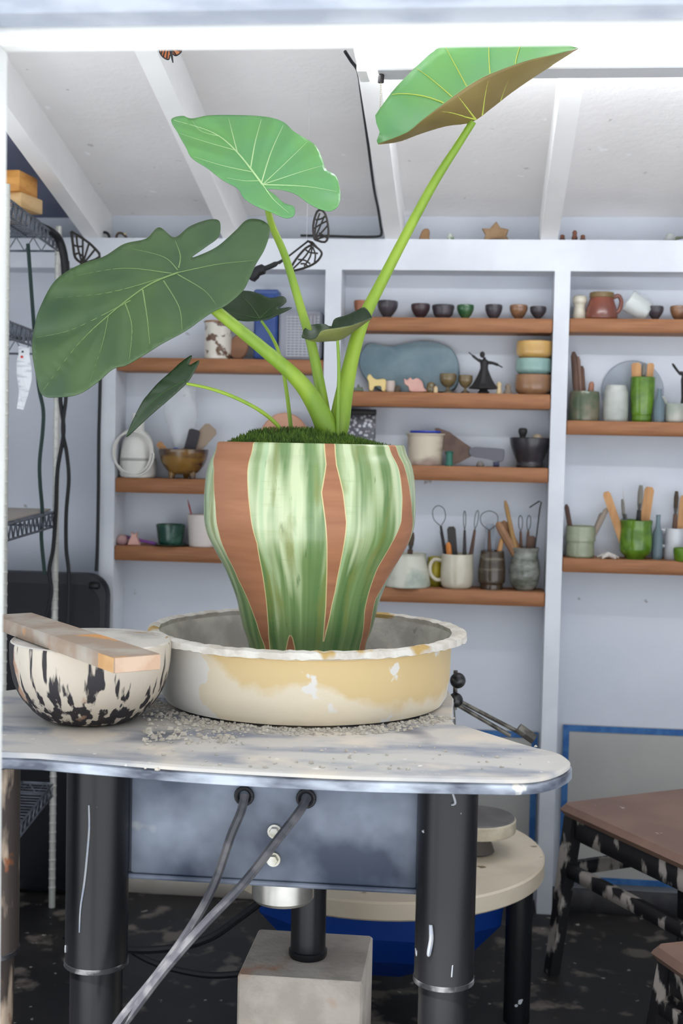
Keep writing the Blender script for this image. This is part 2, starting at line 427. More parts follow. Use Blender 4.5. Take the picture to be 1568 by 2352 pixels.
n = len(dk)
mb = MB(); loc = [p - W0 for p in dk]
cxy = sum((Vector((p.x, p.y, 0)) for p in loc), Vector()) / n
ins = lambda p, d: Vector((p.x, p.y, 0)) + (cxy - Vector((p.x, p.y, 0))).normalized() * d
top = [ins(p, .004) + Vector((0, 0, ZD)) for p in loc]
vs = top + [Vector((p.x, p.y, ZD - .003)) for p in loc] + [Vector((p.x, p.y, ZD - .008)) for p in loc]
fs = [tuple(range(n))]
for k in range(2):
    for i in range(n):
        j = (i + 1) % n; fs.append((k * n + j, k * n + i, k * n + n + i, k * n + n + j))
fs.append(tuple(2 * n + i for i in range(n - 1, -1, -1)))
mb.add(vs, fs).build('deck', DECK, wheel)
a = [ins(p, -.003) for p in loc]; b_ = [ins(p, .004) for p in loc]
vs = [v + Vector((0, 0, ZD - .008)) for v in b_] + [v + Vector((0, 0, ZD - .011)) for v in a] + [v + Vector((0, 0, ZD - TH)) for v in a] + [v + Vector((0, 0, ZD - TH - .002)) for v in b_]
fs = [tuple(range(n))]
for k in range(3):
    for i in range(n):
        j = (i + 1) % n; fs.append((k * n + j, k * n + i, k * n + n + i, k * n + n + j))
fs.append(tuple(3 * n + i for i in range(n - 1, -1, -1)))
MB().add(vs, fs).build('deck_edge', LIP, wheel)
# housing
YH = 2.03
h0 = P(296, 1790, YH); h1 = P(962, 2046, YH); h2 = P(296, 2008, YH)
hz0 = (h1.z + h2.z) / 2; hz1 = ZD - TH - .002
hw = h1.x - h0.x
ho = MB().bbox(((h0.x + h1.x) / 2 - W0.x, YH + .17 - W0.y, (hz0 + hz1) / 2), (hw, .34, hz1 - hz0), .006).build('housing', HOUSE, wheel)
MB().bbox(((h0.x + h1.x) / 2 - W0.x, YH + .17 - W0.y, hz0 - .002), (hw + .004, .346, .008), .002).build('housing_rim', HOUSE, wheel)
for px, py in ((631, 1909), (628, 1973)):
    p = P(px, py, YH) - W0
    q = MB(); q.tube([p + Vector((0, .002, 0)), p + Vector((0, -.004, 0))], .0115, 16); q.tube([p + Vector((0, -.003, 0)), p + Vector((0, -.010, 0))], [.009, .0075], 6)
    q.build('bolt', BOLT, wheel)
p = P(650, 2026, 2.13) - W0
MB().lathe([(1e-6, 0), (.047, 0), (.052, .006), (.052, .085), (1e-6, .085)], 32, (p.x, p.y, hz0 - .062)).build('motor_can', ALU, wheel)
# legs
def leg(pxt, pyj, wpx, Y, m, zend=0, drip=()):
    t = P(pxt, 1790, Y); r = wpx / 2 * S(pxt, 1790, Y); zj = P(pxt, pyj, Y).z
    l = Vector((t.x - W0.x, Y - W0.y, 0))
    q = MB().lathe([(r, zj), (r, hz1 - .001)], 32, l)
    o = q.build('leg', m, wheel)
    MB().lathe([(r * .84, zend), (r * .84, zj + .01)], 32, l).build('leg_tube', m, o)
    MB().lathe([(r * .85, zj - .006), (r * 1.03, zj - .004), (r * 1.03, zj + .003), (r * .98, zj + .004)], 32, l).build('weld_ring', mat('weld', (34, 34, 37), .4, c2=(120, 120, 122), scale=24, lo=.5, hi=.66), o)
    for path, w_ in drip:
        pp = []
        for (dx, py) in path:
            u = max(-.95, min(.95, dx)); pp.append(l + Vector((r * u, -r * math.sqrt(1 - u * u), P(pxt, py, Y - r).z)))
        MB().tube(cr([tuple(x) for x in pp], 4), [w_ * (.5 + .5 * math.sin(math.pi * min(1, .15 + i / (len(pp) * 4)))) for i in range((len(pp) - 1) * 4 + 1)], 6, flat=.4).build('clay_drip', DRIP, o)
    return o
leg(226, 2206, 140, 2.02, STEELB, 0, [([(.0, 1850), (.02, 1900), (-.03, 1960), (-.12, 2030), (-.24, 2090), (-.27, 2145)], .0042), ([(-.85, 2190), (-.84, 2205)], .004)])
leg(1030, 2246, 138, 2.02, STEELB, 0, [([(-.45, 2130), (-.42, 2160), (-.48, 2190), (-.5, 2200)], .010), ([(.3, 2218), (.28, 2244)], .003), ([(.15, 1820), (.25, 1843), (.12, 1848)], .005), ([(-.5, 1812), (-.48, 1822)], .006)])
leg(-22, 2180, 130, 1.93, RUST)
# wheel head, shaft post
zw_ = PC.z - .062
MB().lathe([(1e-6, zw_ - .02), (.165, zw_ - .02), (.168, zw_ - .016), (.168, zw_ - .002), (.165, zw_), (1e-6, zw_)], 48).build('wheel_head', mat('wheel_head_metal', (140, 140, 142), .45, .4, c2=(176, 172, 166), scale=8), wheel)
MB().lathe([(.035, ZD), (.035, zw_ - .02)], 24).build('shaft', ALU, wheel)
YC = 2.24
cz = P(560, 2132, 2.345).z; cz2 = P(545, 2241, 2.14).z; ZC = (cz + cz2) / 2
q = P(707, 2180, YC)
MB().lathe([(.032, ZC), (.034, ZC + .004), (.034, ZC + .012), (.031, ZC + .014), (.031, hz0)], 24, (q.x - W0.x, YC - W0.y, 0)).build('center_post', STEELB, wheel)
# lever with two knobs behind the pan
YL = 2.70
lev = MB()
for a_, b2 in (((1058, 1612), (1226, 1700)), ((1052, 1620), (1172, 1690)), ((1024, 1626), (1026, 1668)), ((1038, 1628), (1040, 1668)), ((1046, 1540), (1044, 1630))):
    lev.tube([P(*a_, YL), P(*b2, YL)], .0045 if a_[0] > 1045 else .006, 8)
lev.tube([P(1190, 1672, YL - .004), P(1226, 1698, YL - .004)], .011, 8)
for i in range(len(lev.v)): lev.v[i] = tuple(Vector(lev.v[i]) - W0)
lv = lev.build('lever_arm', mat('clay_splashed_rod', (120, 116, 108), .5, .3, c2=(70, 66, 62), scale=40), wheel)
for px, py, r in ((1051, 1563, .0165), (1046, 1608, .0155)):
    MB().ball(P(px, py, YL - .01) - W0, r, 20).build('knob', mat('black_knob', (24, 24, 27), .3, c2=(80, 78, 76), scale=60, lo=.55, hi=.7), wheel)
# deck supports: grommets under the deck
for px, py in ((562, 1826), (704, 1832)):
    p = P(px, py, YH) - W0
    q = MB(); k = 16
    q.tube([p + Vector((.0125 * math.cos(2 * math.pi * i / k), -.006, .0125 * math.sin(2 * math.pi * i / k))) for i in range(k + 1)], .004, 8)
    q.tube([p + Vector((0, -.004, .012)), p + Vector((0, -.004, .035))], .0025, 6)
    q.build('grommet', RUBBER, wheel)

def cord(name, pts, r, m, label, cat='cord', sub=6, group=None, n=8):
    """pts: (px,py,Y)"""
    q = [P(*p) for p in pts]; o = q[-1].copy()
    c = cr([tuple(v - o) for v in q], sub)
    return tag(MB().tube(c, r, n).build(name, m, loc=o), label, cat, group)
cord('power_cord', [(562, 1826, 2.018), (553, 1865, 2.005), (530, 1920, 2.0), (490, 2035, 1.99), (435, 2135, 1.97), (360, 2240, 1.94), (275, 2345, 1.9), (230, 2420, 1.88)], .0075, GREYCORD, 'grey power cord hanging from the left grommet under the wheel deck')
cord('power_cord', [(704, 1832, 2.018), (690, 1860, 2.0), (640, 1925, 1.985), (560, 2028, 1.965), (470, 2122, 1.95), (380, 2225, 1.93), (300, 2330, 1.91), (250, 2400, 1.9)], .0075, GREYCORD, 'grey power cord slanting down from the right grommet past the two bolts')
cord('floor_cable', [(150, 2150, 2.9), (290, 2180, 2.75), (400, 2177, 2.72), (480, 2155, 2.72), (540, 2115, 2.74), (600, 2070, 2.76)], .0085, RUBBER, 'thick black cable looping up behind the wheel toward the silver motor can')
cord('floor_cable', [(300, 2182, 2.76), (340, 2205, 2.76), (400, 2226, 2.75), (480, 2240, 2.73), (560, 2236, 2.72), (620, 2225, 2.72)], .0075, RUBBER, 'black cable sagging low behind the concrete block')

# splash pan
ZPb = ZD + .001
hgt = PC.z - ZPb
def pan_nodes(nt, N, L, b):
    tc = N.new('ShaderNodeTexCoord'); sx = N.new('ShaderNodeSeparateXYZ'); L.new(tc.outputs['Object'], sx.inputs[0])
    def nz(sc, det, loc=(0, 0, 0), scl=(1, 1, 1)):
        mp = N.new('ShaderNodeMapping'); mp.inputs['Location'].default_value = loc; mp.inputs['Scale'].default_value = scl; L.new(tc.outputs['Object'], mp.inputs[0])
        n_ = N.new('ShaderNodeTexNoise'); n_.inputs['Scale'].default_value = sc; n_.inputs['Detail'].default_value = det; L.new(mp.outputs[0], n_.inputs[0]); return n_.outputs[0]
    def math_(op, a, b_): 
        m = N.new('ShaderNodeMath'); m.operation = op
        for i, x in enumerate((a, b_)):
            if isinstance(x, (int, float)): m.inputs[i].default_value = x
            else: L.new(x, m.inputs[i])
        return m.outputs[0]
    def rng(x, a, z, o0=0, o1=1):
        r = N.new('ShaderNodeMapRange'); r.inputs[1].default_value = a; r.inputs[2].default_value = z; r.inputs[3].default_value = o0; r.inputs[4].default_value = o1; L.new(x, r.inputs[0]); return r.outputs[0]
    def mix(f, A, B):
        x = N.new('ShaderNodeMix'); x.data_type = 'RGBA'; L.new(f, x.inputs[0])
        for i, c in ((6, A), (7, B)):
            if isinstance(c, tuple): x.inputs[i].default_value = lin(c)
            else: L.new(c, x.inputs[i])
        return x.outputs[2]
    def add_z(z, x):        # the tide line falls toward the right
        return math_('ADD', z, math_('MULTIPLY', x, .16))
    # dried slip: thick at the left, and along the bottom in a ragged tide line
    base_ = mix(nz(5, 3), (232, 206, 154), (224, 196, 142))
    low = rng(add_z(sx.outputs[2], sx.outputs[0]), .02, .10, .36, -.24)
    left = rng(sx.outputs[0], -.20, -.07, .5, 0)
    tide = math_('ADD', math_('ADD', nz(11, 8), low), left)
    c1 = mix(rng(tide, .50, .64), base_, (238, 224, 198))
    c2 = mix(rng(math_('ADD', math_('ADD', nz(12, 8, (3, 1, 2)), rng(sx.outputs[2], 0, .1, .06, -.04)), rng(sx.outputs[0], -.19, -.10, .4, 0)), .63, .65), c1, (238, 234, 227))
    c3 = mix(rng(nz(24, 6, (7, 2, 5), (1, 1, .45)), .745, .76), c2, (232, 228, 220))
    rim = rng(math_('ADD', nz(30, 4, (2, 2, 2)), rng(sx.outputs[2], hgt - .022, hgt - .001, -.3, .22)), .48, .56)
    L.new(mix(rim, c3, (226, 222, 212)), b.inputs['Base Color'])
    b.inputs['Roughness'].default_value = .42
    bp = N.new('ShaderNodeBump'); bp.inputs['Strength'].default_value = .15; bp.inputs['Distance'].default_value = .004
    L.new(nz(40, 4), bp.inputs['Height']); L.new(bp.outputs[0], b.inputs['Normal'])
PANM = attr_mat('cream_pan_plastic_with_slip', pan_nodes)
PANI = mat('slip_coated_inside', (220, 214, 204), .9, c2=(190, 184, 176), scale=12, bump=.8, bscale=28, spots=[((176, 140, 78), 9, .66, .69), ((120, 114, 108), 20, .68, .74)])
CRUST = mat('rim_clay_crust', (226, 221, 212), .9, c2=(206, 198, 186), scale=30, bump=.8, bscale=60, spots=[((196, 164, 104), 10, .62, .66)])
pan = thing('splash_pan', 'round cream plastic splash pan smeared with dried clay around the planter', 'splash pan', (PC.x, PC.y, ZPb))
prof = [(1e-6, 0), (RW - .035, 0), (RW - .012, .005), (RW - .004, .018), (RW, .05), (RW + .002, hgt - .022), (RW + .003, hgt - .018), (RW + .010, hgt - .016)]
MB().lathe(prof + [(RW + .010, hgt - .013)], 96, top=False).build('pan_wall', PANM, pan)
MB().lathe([(1e-6, .006), (RW - .02, .006), (RW - .007, .03), (RW - .003, hgt - .02), (RW + .004, hgt - .008), (RW + .0095, hgt - .0125)], 96, top=False).build('pan_lining', PANI, pan)
mb = MB()
kk = 160; prf = []
for i in range(kk):
    a_ = 2 * math.pi * i / kk
    fl_ = 1 + .012 * math.sin(3 * a_ + 1) + .010 * rnd.random()
    extra = .016 if math.cos(a_ - .12) > .93 else 0.0
    r_ = RW + .004; o_ = (RR - .004) * (fl_ if extra == 0 else fl_ + extra * .2)
    hz = hgt + .001 + .0025 * rnd.random()
    prf.append([(r_, hgt - .012), (r_ - .002, hz - .003), ((r_ + o_) / 2, hz), (o_, hz - .003), (o_ + .001, hgt - .010 - .003 * rnd.random()), (r_ + .006, hgt - .015)])
vs = [Vector((r * math.cos(2 * math.pi * i / kk), r * math.sin(2 * math.pi * i / kk), z)) for i in range(kk) for r, z in prf[i]]
fs = []
for i in range(kk):
    j = (i + 1) % kk
    for k in range(6):
        l = (k + 1) % 6; fs.append((i * 6 + k, j * 6 + k, j * 6 + l, i * 6 + l))
mb.add(vs, fs).build('rim', [CRUST], pan)

# ------------------------------------------------------------------ planter
PX = P(706, 1442, YP).x
sil = [(1022, 212), (1040, 217), (1063, 228), (1095, 235), (1132, 238.5), (1165, 239), (1201, 237.5), (1235, 228), (1270, 210), (1304, 191.5), (1339, 176), (1373, 163.5), (1408, 155), (1442, 146.5), (1476, 135), (1495, 129)]
zp0 = zw_ + .0005
ys = [P(706, y, YP - w_ * SP * .0).z for y, w_ in sil]
pot_prof = [(w_ * SP, z) for (y, w_), z in zip(sil, ys)][::-1]
pot_prof[0] = (pot_prof[0][0], zp0)
ptop = pot_prof[-1][1]
dens = [(float(r), float(z)) for r, z in cr(pot_prof, 10)]
def interp(tab, z): return float(np.interp(z, [t[0] for t in tab], [t[1] for t in tab]))
def z_of(yz): return 960 + yz / 2.904
def x_of(xz): return 440 + xz / 2.904
STR = {
 'A': ([(185, 150), (185, 350), (195, 560), (220, 750), (265, 900), (330, 1050), (400, 1200), (450, 1330), (505, 1500), (520, 1560)], [(440, 150), (432, 230), (408, 350), (412, 500), (430, 650), (465, 800), (490, 980), (515, 1200), (525, 1350), (535, 1560)]),
 'B': ([(880, 150), (890, 300), (862, 470), (885, 650), (895, 850), (895, 1000), (890, 1200), (880, 1330), (872, 1430), (872, 1431)], [(943, 150), (950, 300), (990, 470), (1010, 650), (995, 800), (970, 950), (945, 1100), (915, 1250), (874, 1430), (872, 1431)]),
 'C': ([(1285, 150), (1350, 330), (1372, 500), (1365, 650), (1300, 800), (1220, 950), (1170, 1100), (1140, 1250), (1110, 1500), (1100, 1560)], [(1335, 150), (1400, 350), (1432, 500), (1448, 650), (1440, 760), (1385, 900), (1290, 1050), (1215, 1170), (1190, 1290), (1150, 1500), (1140, 1560)]),
 'D': ([(664, 1388), (655, 1410), (640, 1480), (634, 1560)], [(666, 1388), (678, 1410), (692, 1480), (697, 1560)])}
def cx_at(yp): return 706 - (yp - 1442) * .0209
wt = {k: float(np.interp(0, [0], [0])) for k in STR}
ylist = [s_[0] for s_ in sil]; wlist = [s_[1] for s_ in sil]
ang = {}
def stripe_ang(side, yz):
    yp = z_of(yz[1]); xp = x_of(yz[0]); w_ = np.interp(yp, ylist, wlist)
    return yz[1], math.asin(max(-.995, min(.995, (xp - cx_at(yp)) / w_)))
TAB = {k: ([stripe_ang(0, p) for p in l], [stripe_ang(1, p) for p in r]) for k, (l, r) in STR.items()}
NA = 300
viewaz = math.atan2(CAM.y - PC.y, CAM.x - PX)      # direction from pot to camera
vs = []; mask = []; uu = []
z_to_y = lambda z: float(np.interp(-z, [-v for v in ys], ylist))
for (r, z) in dens:
    yz = (z_to_y(z) - 960) * 2.904
    edges = []
    for k, (l, rr) in TAB.items():
        if yz < l[0][0] and k == 'D': continue
        if k == 'B' and yz > 1431: continue
        edges.append((interp(l, yz), interp(rr, yz)))
    # the same pattern goes on around the back
    ex = edges + [(e0 + math.pi, e1 + math.pi) for e0, e1 in edges]
    for i in range(NA):
        th = 2 * math.pi * i / NA - math.pi / 2
        a_ = viewaz + th
        vs.append((r * math.cos(a_), r * math.sin(a_), z))
        uu.append(th); d = -1.0
        for e0, e1 in ex:
            for sh_ in (0, -2 * math.pi):
                e0_, e1_ = e0 + sh_, e1 + sh_
                d = max(d, min(th - e0_, e1_ - th))
        mask.append(max(-.15, min(.15, d)) * r / .2)
fs = []
m_ = len(dens)
for j in range(m_ - 1):
    for i in range(NA):
        k = (i + 1) % NA; fs.append((j * NA + i, j * NA + k, j * NA + NA + k, j * NA + NA + i))
fs.append(tuple(range(NA - 1, -1, -1)))
rt = dens[-1][0]
o0 = len(vs)
inner = [(rt - .003, ptop + .003), (rt - .007, ptop + .002), (rt - .010, ptop - .008), (rt - .010, ptop - .05), (1e-5, ptop - .05)]
for (r, z) in inner:
    for i in range(NA):
        a_ = viewaz + 2 * math.pi * i / NA - math.pi / 2
        vs.append((r * math.cos(a_), r * math.sin(a_), z)); mask.append(mask[(m_ - 1) * NA + i]); uu.append(2 * math.pi * i / NA - math.pi / 2)
for j in range(m_ - 1, m_ - 1 + len(inner)):
    for i in range(NA):
        k = (i + 1) % NA; fs.append((j * NA + i, j * NA + k, j * NA + NA + k, j * NA + NA + i))
def pot_nodes(nt, N, L, b):
    at = N.new('ShaderNodeAttribute'); at.attribute_name = 'stripe'
    tc = N.new('ShaderNodeTexCoord'); sx = N.new('ShaderNodeSeparateXYZ'); L.new(tc.outputs['Object'], sx.inputs[0])
    def nz(sc, det, scl=(1, 1, 1), loc=(0, 0, 0)):
        mp = N.new('ShaderNodeMapping'); mp.inputs['Scale'].default_value = scl; mp.inputs['Location'].default_value = loc; L.new(tc.outputs['Object'], mp.inputs[0])
        n_ = N.new('ShaderNodeTexNoise'); n_.inputs['Scale'].default_value = sc; n_.inputs['Detail'].default_value = det; L.new(mp.outputs[0], n_.inputs[0]); return n_.outputs[0]
    def rng(x, a, z, o0=0, o1=1):
        r = N.new('ShaderNodeMapRange'); r.inputs[1].default_value = a; r.inputs[2].default_value = z; r.inputs[3].default_value = o0; r.inputs[4].default_value = o1; L.new(x, r.inputs[0]); return r.outputs[0]
    def add(a, c):
        m = N.new('ShaderNodeMath'); L.new(a, m.inputs[0]); L.new(c, m.inputs[1]); return m.outputs[0]
    def mix(f, A, B):
        x = N.new('ShaderNodeMix'); x.data_type = 'RGBA'; L.new(f, x.inputs[0])
        for i, c in ((6, A), (7, B)):
            if isinstance(c, tuple): x.inputs[i].default_value = lin(c)
            else: L.new(c, x.inputs[i])
        return x.outputs[2]
    zr = rng(sx.outputs[2], zp0, ptop)
    au = N.new('ShaderNodeAttribute'); au.attribute_name = 'around'
    cb = N.new('ShaderNodeCombineXYZ'); L.new(au.outputs['Fac'], cb.inputs[0]); L.new(zr, cb.inputs[2])
    def run(sc, det, zs, loc):       # runs of glaze follow the wall downwards
        mp = N.new('ShaderNodeMapping'); mp.inputs['Scale'].default_value = (1, 1, zs); mp.inputs['Location'].default_value = loc; L.new(cb.outputs[0], mp.inputs[0])
        n_ = N.new('ShaderNodeTexNoise'); n_.inputs['Scale'].default_value = sc; n_.inputs['Detail'].default_value = det; n_.inputs['Distortion'].default_value = .25; L.new(mp.outputs[0], n_.inputs[0]); return n_.outputs[0]
    fine = nz(60, 3, (.25, .25, 3))
    thin = run(6.5, 3, .12, (3, 0, 1)); wide = run(4.0, 2, .35, (1.3, 0, .4)); oliv = run(5.5, 4, .5, (7, 0, 3)); spot = run(12, 4, .7, (2, 0, 9))
    g = mix(rng(add(thin, rng(zr, 0, 1, -.06, .08)), .34, .66), (80, 114, 64), (128, 152, 96))
    pale = add(add(wide, rng(zr, .15, .60, -.18, .10)), rng(thin, .35, .65, -.07, .07))
    g = mix(rng(pale, .52, .70), g, (194, 205, 164))
    g = mix(rng(add(thin, rng(zr, .1, .6, -.02, .06)), .62, .70, 0, .7), g, (158, 186, 142))
    g = mix(rng(oliv, .55, .68, 0, .75), g, (124, 132, 66))
    g = mix(rng(spot, .66, .74, 0, .75), g, (78, 108, 62))
    g = mix(rng(fine, .6, .75, 0, .2), g, (120, 140, 84))
    t = mix(rng(nz(16, 3, (.3, .3, 3.0)), .35, .7), (166, 112, 78), (146, 95, 64))
    c = mix(rng(at.outputs['Fac'], -.010, -.004), g, (206, 190, 138))
    isT = rng(at.outputs['Fac'], .000, .004)
    L.new(mix(isT, c, t), b.inputs['Base Color'])
    L.new(rng(isT, 0, 1, .24, .6), b.inputs['Roughness'])
    L.new(rng(isT, 0, 1, .3, .0), b.inputs['Coat Weight'])
    b.inputs['Coat Roughness'].default_value = .2
    bp = N.new('ShaderNodeBump'); bp.inputs['Strength'].default_value = .12; bp.inputs['Distance'].default_value = .002
    L.new(fine, bp.inputs['Height']); L.new(bp.outputs[0], b.inputs['Normal'])
POTM = attr_mat('striped_green_glaze_and_terracotta', pot_nodes)
mb = MB().add(vs, fs)
pot = mb.build('planter', POTM, loc=(PX, PC.y, 0))
at = pot.data.attributes.new('stripe', 'FLOAT', 'POINT'); at.data.foreach_set('value', mask)
at = pot.data.attributes.new('around', 'FLOAT', 'POINT'); at.data.foreach_set('value', uu)
tag(pot, 'tall bulbous ceramic planter with green glaze and bare terracotta stripes standing in the splash pan', 'planter')

# moss
MOSS = mat('moss_green', (92, 122, 42), .9, c2=(60, 86, 30), scale=30, spots=[((106, 92, 46), 12, .60, .68)])
mb = MB()
R0 = rt - .0105
def mound(x, y):
    d = math.hypot(x, y) / R0
    return ptop - .012 + .034 * max(0, 1 - d * d) * (1.0 - .5 * x / R0) + .006 * math.sin(40 * x) * math.cos(37 * y) * (1 - d)
ng = 22; g0 = []
vs = [(0, 0, mound(0, 0))]; fs = []
for j in range(1, 9):
    for k in range(40):
        a_ = 2 * math.pi * k / 40; r_ = R0 * j / 8; x, y = r_ * math.cos(a_), r_ * math.sin(a_); vs.append((x, y, mound(x, y)))
for k in range(40): fs.append((0, 1 + k, 1 + (k + 1) % 40))
for j in range(7):
    for k in range(40):
        l = (k + 1) % 40; fs.append((1 + j * 40 + k, 1 + j * 40 + 40 + k, 1 + j * 40 + 40 + l, 1 + j * 40 + l))
mb.add(vs, fs)
for i in range(5200):
    a_ = rnd.random() * 2 * math.pi; r_ = R0 * math.sqrt(rnd.random()) * .99; x, y = r_ * math.cos(a_), r_ * math.sin(a_)
    z = mound(x, y); hh = .006 + .009 * rnd.random(); da = rnd.random() * 6.28; ww = .0014
    lx, ly = (rnd.random() - .5) * .012, (rnd.random() - .5) * .012
    mb.add([(x - ww * math.cos(da), y - ww * math.sin(da), z - .002), (x + ww * math.cos(da), y + ww * math.sin(da), z - .002), (x + lx * .5 + ww * math.cos(da), y + ly * .5 + ww * math.sin(da), z + hh * .6), (x + lx, y + ly, z + hh)], [(0, 1, 2), (0, 2, 3)])
moss = mb.build('moss', MOSS, loc=(PX, PC.y, 0))
tag(moss, 'mound of dark green moss covering the soil in the planter', 'moss', kind='stuff')

# ------------------------------------------------------------------ the plant
def leaf_mat(name, c, c2, tr, rough=.32):
    def fn(nt, N, L, b):
        tc = N.new('ShaderNodeTexCoord'); n1 = N.new('ShaderNodeTexNoise'); n1.inputs['Scale'].default_value = 9; L.new(tc.outputs['Object'], n1.inputs[0])
        r = N.new('ShaderNodeMapRange'); r.inputs[1].default_value = .35; r.inputs[2].default_value = .65; L.new(n1.outputs[0], r.inputs[0])
        x = N.new('ShaderNodeMix'); x.data_type = 'RGBA'; x.inputs[6].default_value = lin(c); x.inputs[7].default_value = lin(c2); L.new(r.outputs[0], x.inputs[0])
        L.new(x.outputs[2], b.inputs['Base Color']); b.inputs['Roughness'].default_value = rough; b.inputs['Specular IOR Level'].default_value = .6
        t = N.new('ShaderNodeBsdfTranslucent'); t.inputs[0].default_value = lin(tr)
        ms = N.new('ShaderNodeMixShader'); ms.inputs[0].default_value = .22; L.new(b.outputs[0], ms.inputs[1]); L.new(t.outputs[0], ms.inputs[2])
        L.new(ms.outputs[0], N['Material Output'].inputs[0])
    return attr_mat(name, fn)
LT1 = leaf_mat('shaded_leaf_top', (80, 106, 62), (64, 90, 58), (120, 170, 60), .42)  # darker copy of the leaf green: shade on the big left leaf
LT2 = leaf_mat('bright_leaf_top', (112, 172, 98), (104, 166, 110), (140, 200, 70), .26)
LT3 = leaf_mat('dark_leaf_top', (44, 68, 36), (36, 58, 32), (80, 120, 40), .45)  # darker green of the small leaves
LU = leaf_mat('pale_leaf_underside', (138, 142, 84), (122, 124, 70), (150, 170, 70), .55)
LU3 = leaf_mat('brown_green_leaf_underside', (150, 128, 78), (126, 104, 62), (150, 150, 60), .55)
VEIN = mat('pale_leaf_vein', (178, 208, 150), .5)
VEIN1 = mat('dull_leaf_vein', (122, 148, 92), .5)
VEINY = mat('yellow_leaf_vein', (186, 196, 84), .5)
STEM = mat('green_petiole', (138, 166, 52), .45, c2=(116, 148, 44), scale=16, stretch=(1, 1, .3))
plant = thing('elephant_ear_plant', 'tall green plant with arrow-shaped leaves growing from the moss in the planter', 'plant', (PX, PC.y, ptop - .02))
PB = Vector(plant.location)
def petiole(pts, rads):
    """pts (px,py,Y), rads px"""
    q = cr([tuple(P(*p) - PB) for p in pts], 8); s = SP
    rr = np.interp(np.linspace(0, 1, len(q)), np.linspace(0, 1, len(rads)), rads) * s
    return MB().tube(q, list(rr), 14).build('petiole', STEM, plant)
def leaf(outline, cpx, Y0, ax, ay, mt, mu, veins, vm, dome=.02, groove=.004, vr=.0016, gw=16, R=26, ruf=.0015):
    """outline and veins are traced in reference px; the blade lies on a tilted, domed plane with grooved veins"""
    ol = cr(outline, 7, True); n = len(ol); cx, cy = cpx
    rmax = max(math.hypot(p[0] - cx, p[1] - cy) for p in ol)
    vp = [np.array(cr(v, 6)) for v, _ in veins]
    allv = np.concatenate(vp)
    def Yat(x, y, t=0, k=0):
        d = math.hypot(x - cx, y - cy) / rmax
        dm = float(np.min((allv[:, 0] - x) ** 2 + (allv[:, 1] - y) ** 2))
        return Y0 + ax * (x - cx) / 1000 + ay * (y - cy) / 1000 + dome * d * d + groove * math.exp(-dm / gw ** 2) * min(1, .3 + d) + ruf * t ** 6 * math.sin(2 * math.pi * k / n * 9 + 1)
    pts2 = [Vector((float(p[0]), float(p[1]))) for p in ol]
    edges = [(k, (k + 1) % n) for k in range(n)]
    arr = np.array(ol); xs, ys_ = arr[:, 0], arr[:, 1]; x2, y2 = np.roll(xs, -1), np.roll(ys_, -1)
    step = max(5.0, rmax / 48)
    gy = ys_.min() + step
    row = 0
    while gy < ys_.max():
        gx = xs.min() + (step / 2 if row % 2 else 0)
        while gx < xs.max():
            cr_ = ((ys_ > gy) != (y2 > gy)) & (gx < (x2 - xs) * (gy - ys_) / (y2 - ys_ + 1e-12) + xs)
            if cr_.sum() % 2 == 1 and np.min((xs - gx) ** 2 + (ys_ - gy) ** 2) > (step * .6) ** 2: pts2.append(Vector((gx, gy)))
            gx += step
        gy += step * .87; row += 1
    cv, ce_, cf, _a, _b, _c = delaunay_2d_cdt(pts2, edges, [], 1, 1e-4)
    vs = [P(p.x, p.y, Yat(p.x, p.y)) - PB for p in cv]
    fs = [tuple(f) for f in cf]
    tot = Vector()
    for f in fs:
        p0, p1, p2 = (vs[i] for i in f[:3]); tot += (p1 - p0).cross(p2 - p0)
    if tot.dot(CAM - (vs[0] + PB)) < 0: fs = [tuple(reversed(f)) for f in fs]
    o = MB().add(vs, fs).build('leaf', [mt, mu], plant)
    o.data.polygons.foreach_set('material_index', [0] * len(fs))
    sm = o.modifiers.new('thickness', 'SOLIDIFY'); sm.thickness = .0016; sm.offset = -1; sm.material_offset = 1
    mb = MB()
    for (v, wid), c in zip(veins, vp):
        m = len(c)
        path = []
        for x, y in c:
            p = P(x, y, Yat(x, y)); path.append(p + (CAM - p).normalized() * .0003 - PB)
        mb.tube(path, [vr * wid * (1 - .75 * q / (m - 1)) for q in range(m)], 6, flat=.6)
    mb.build('veins', vm, o)
    return o
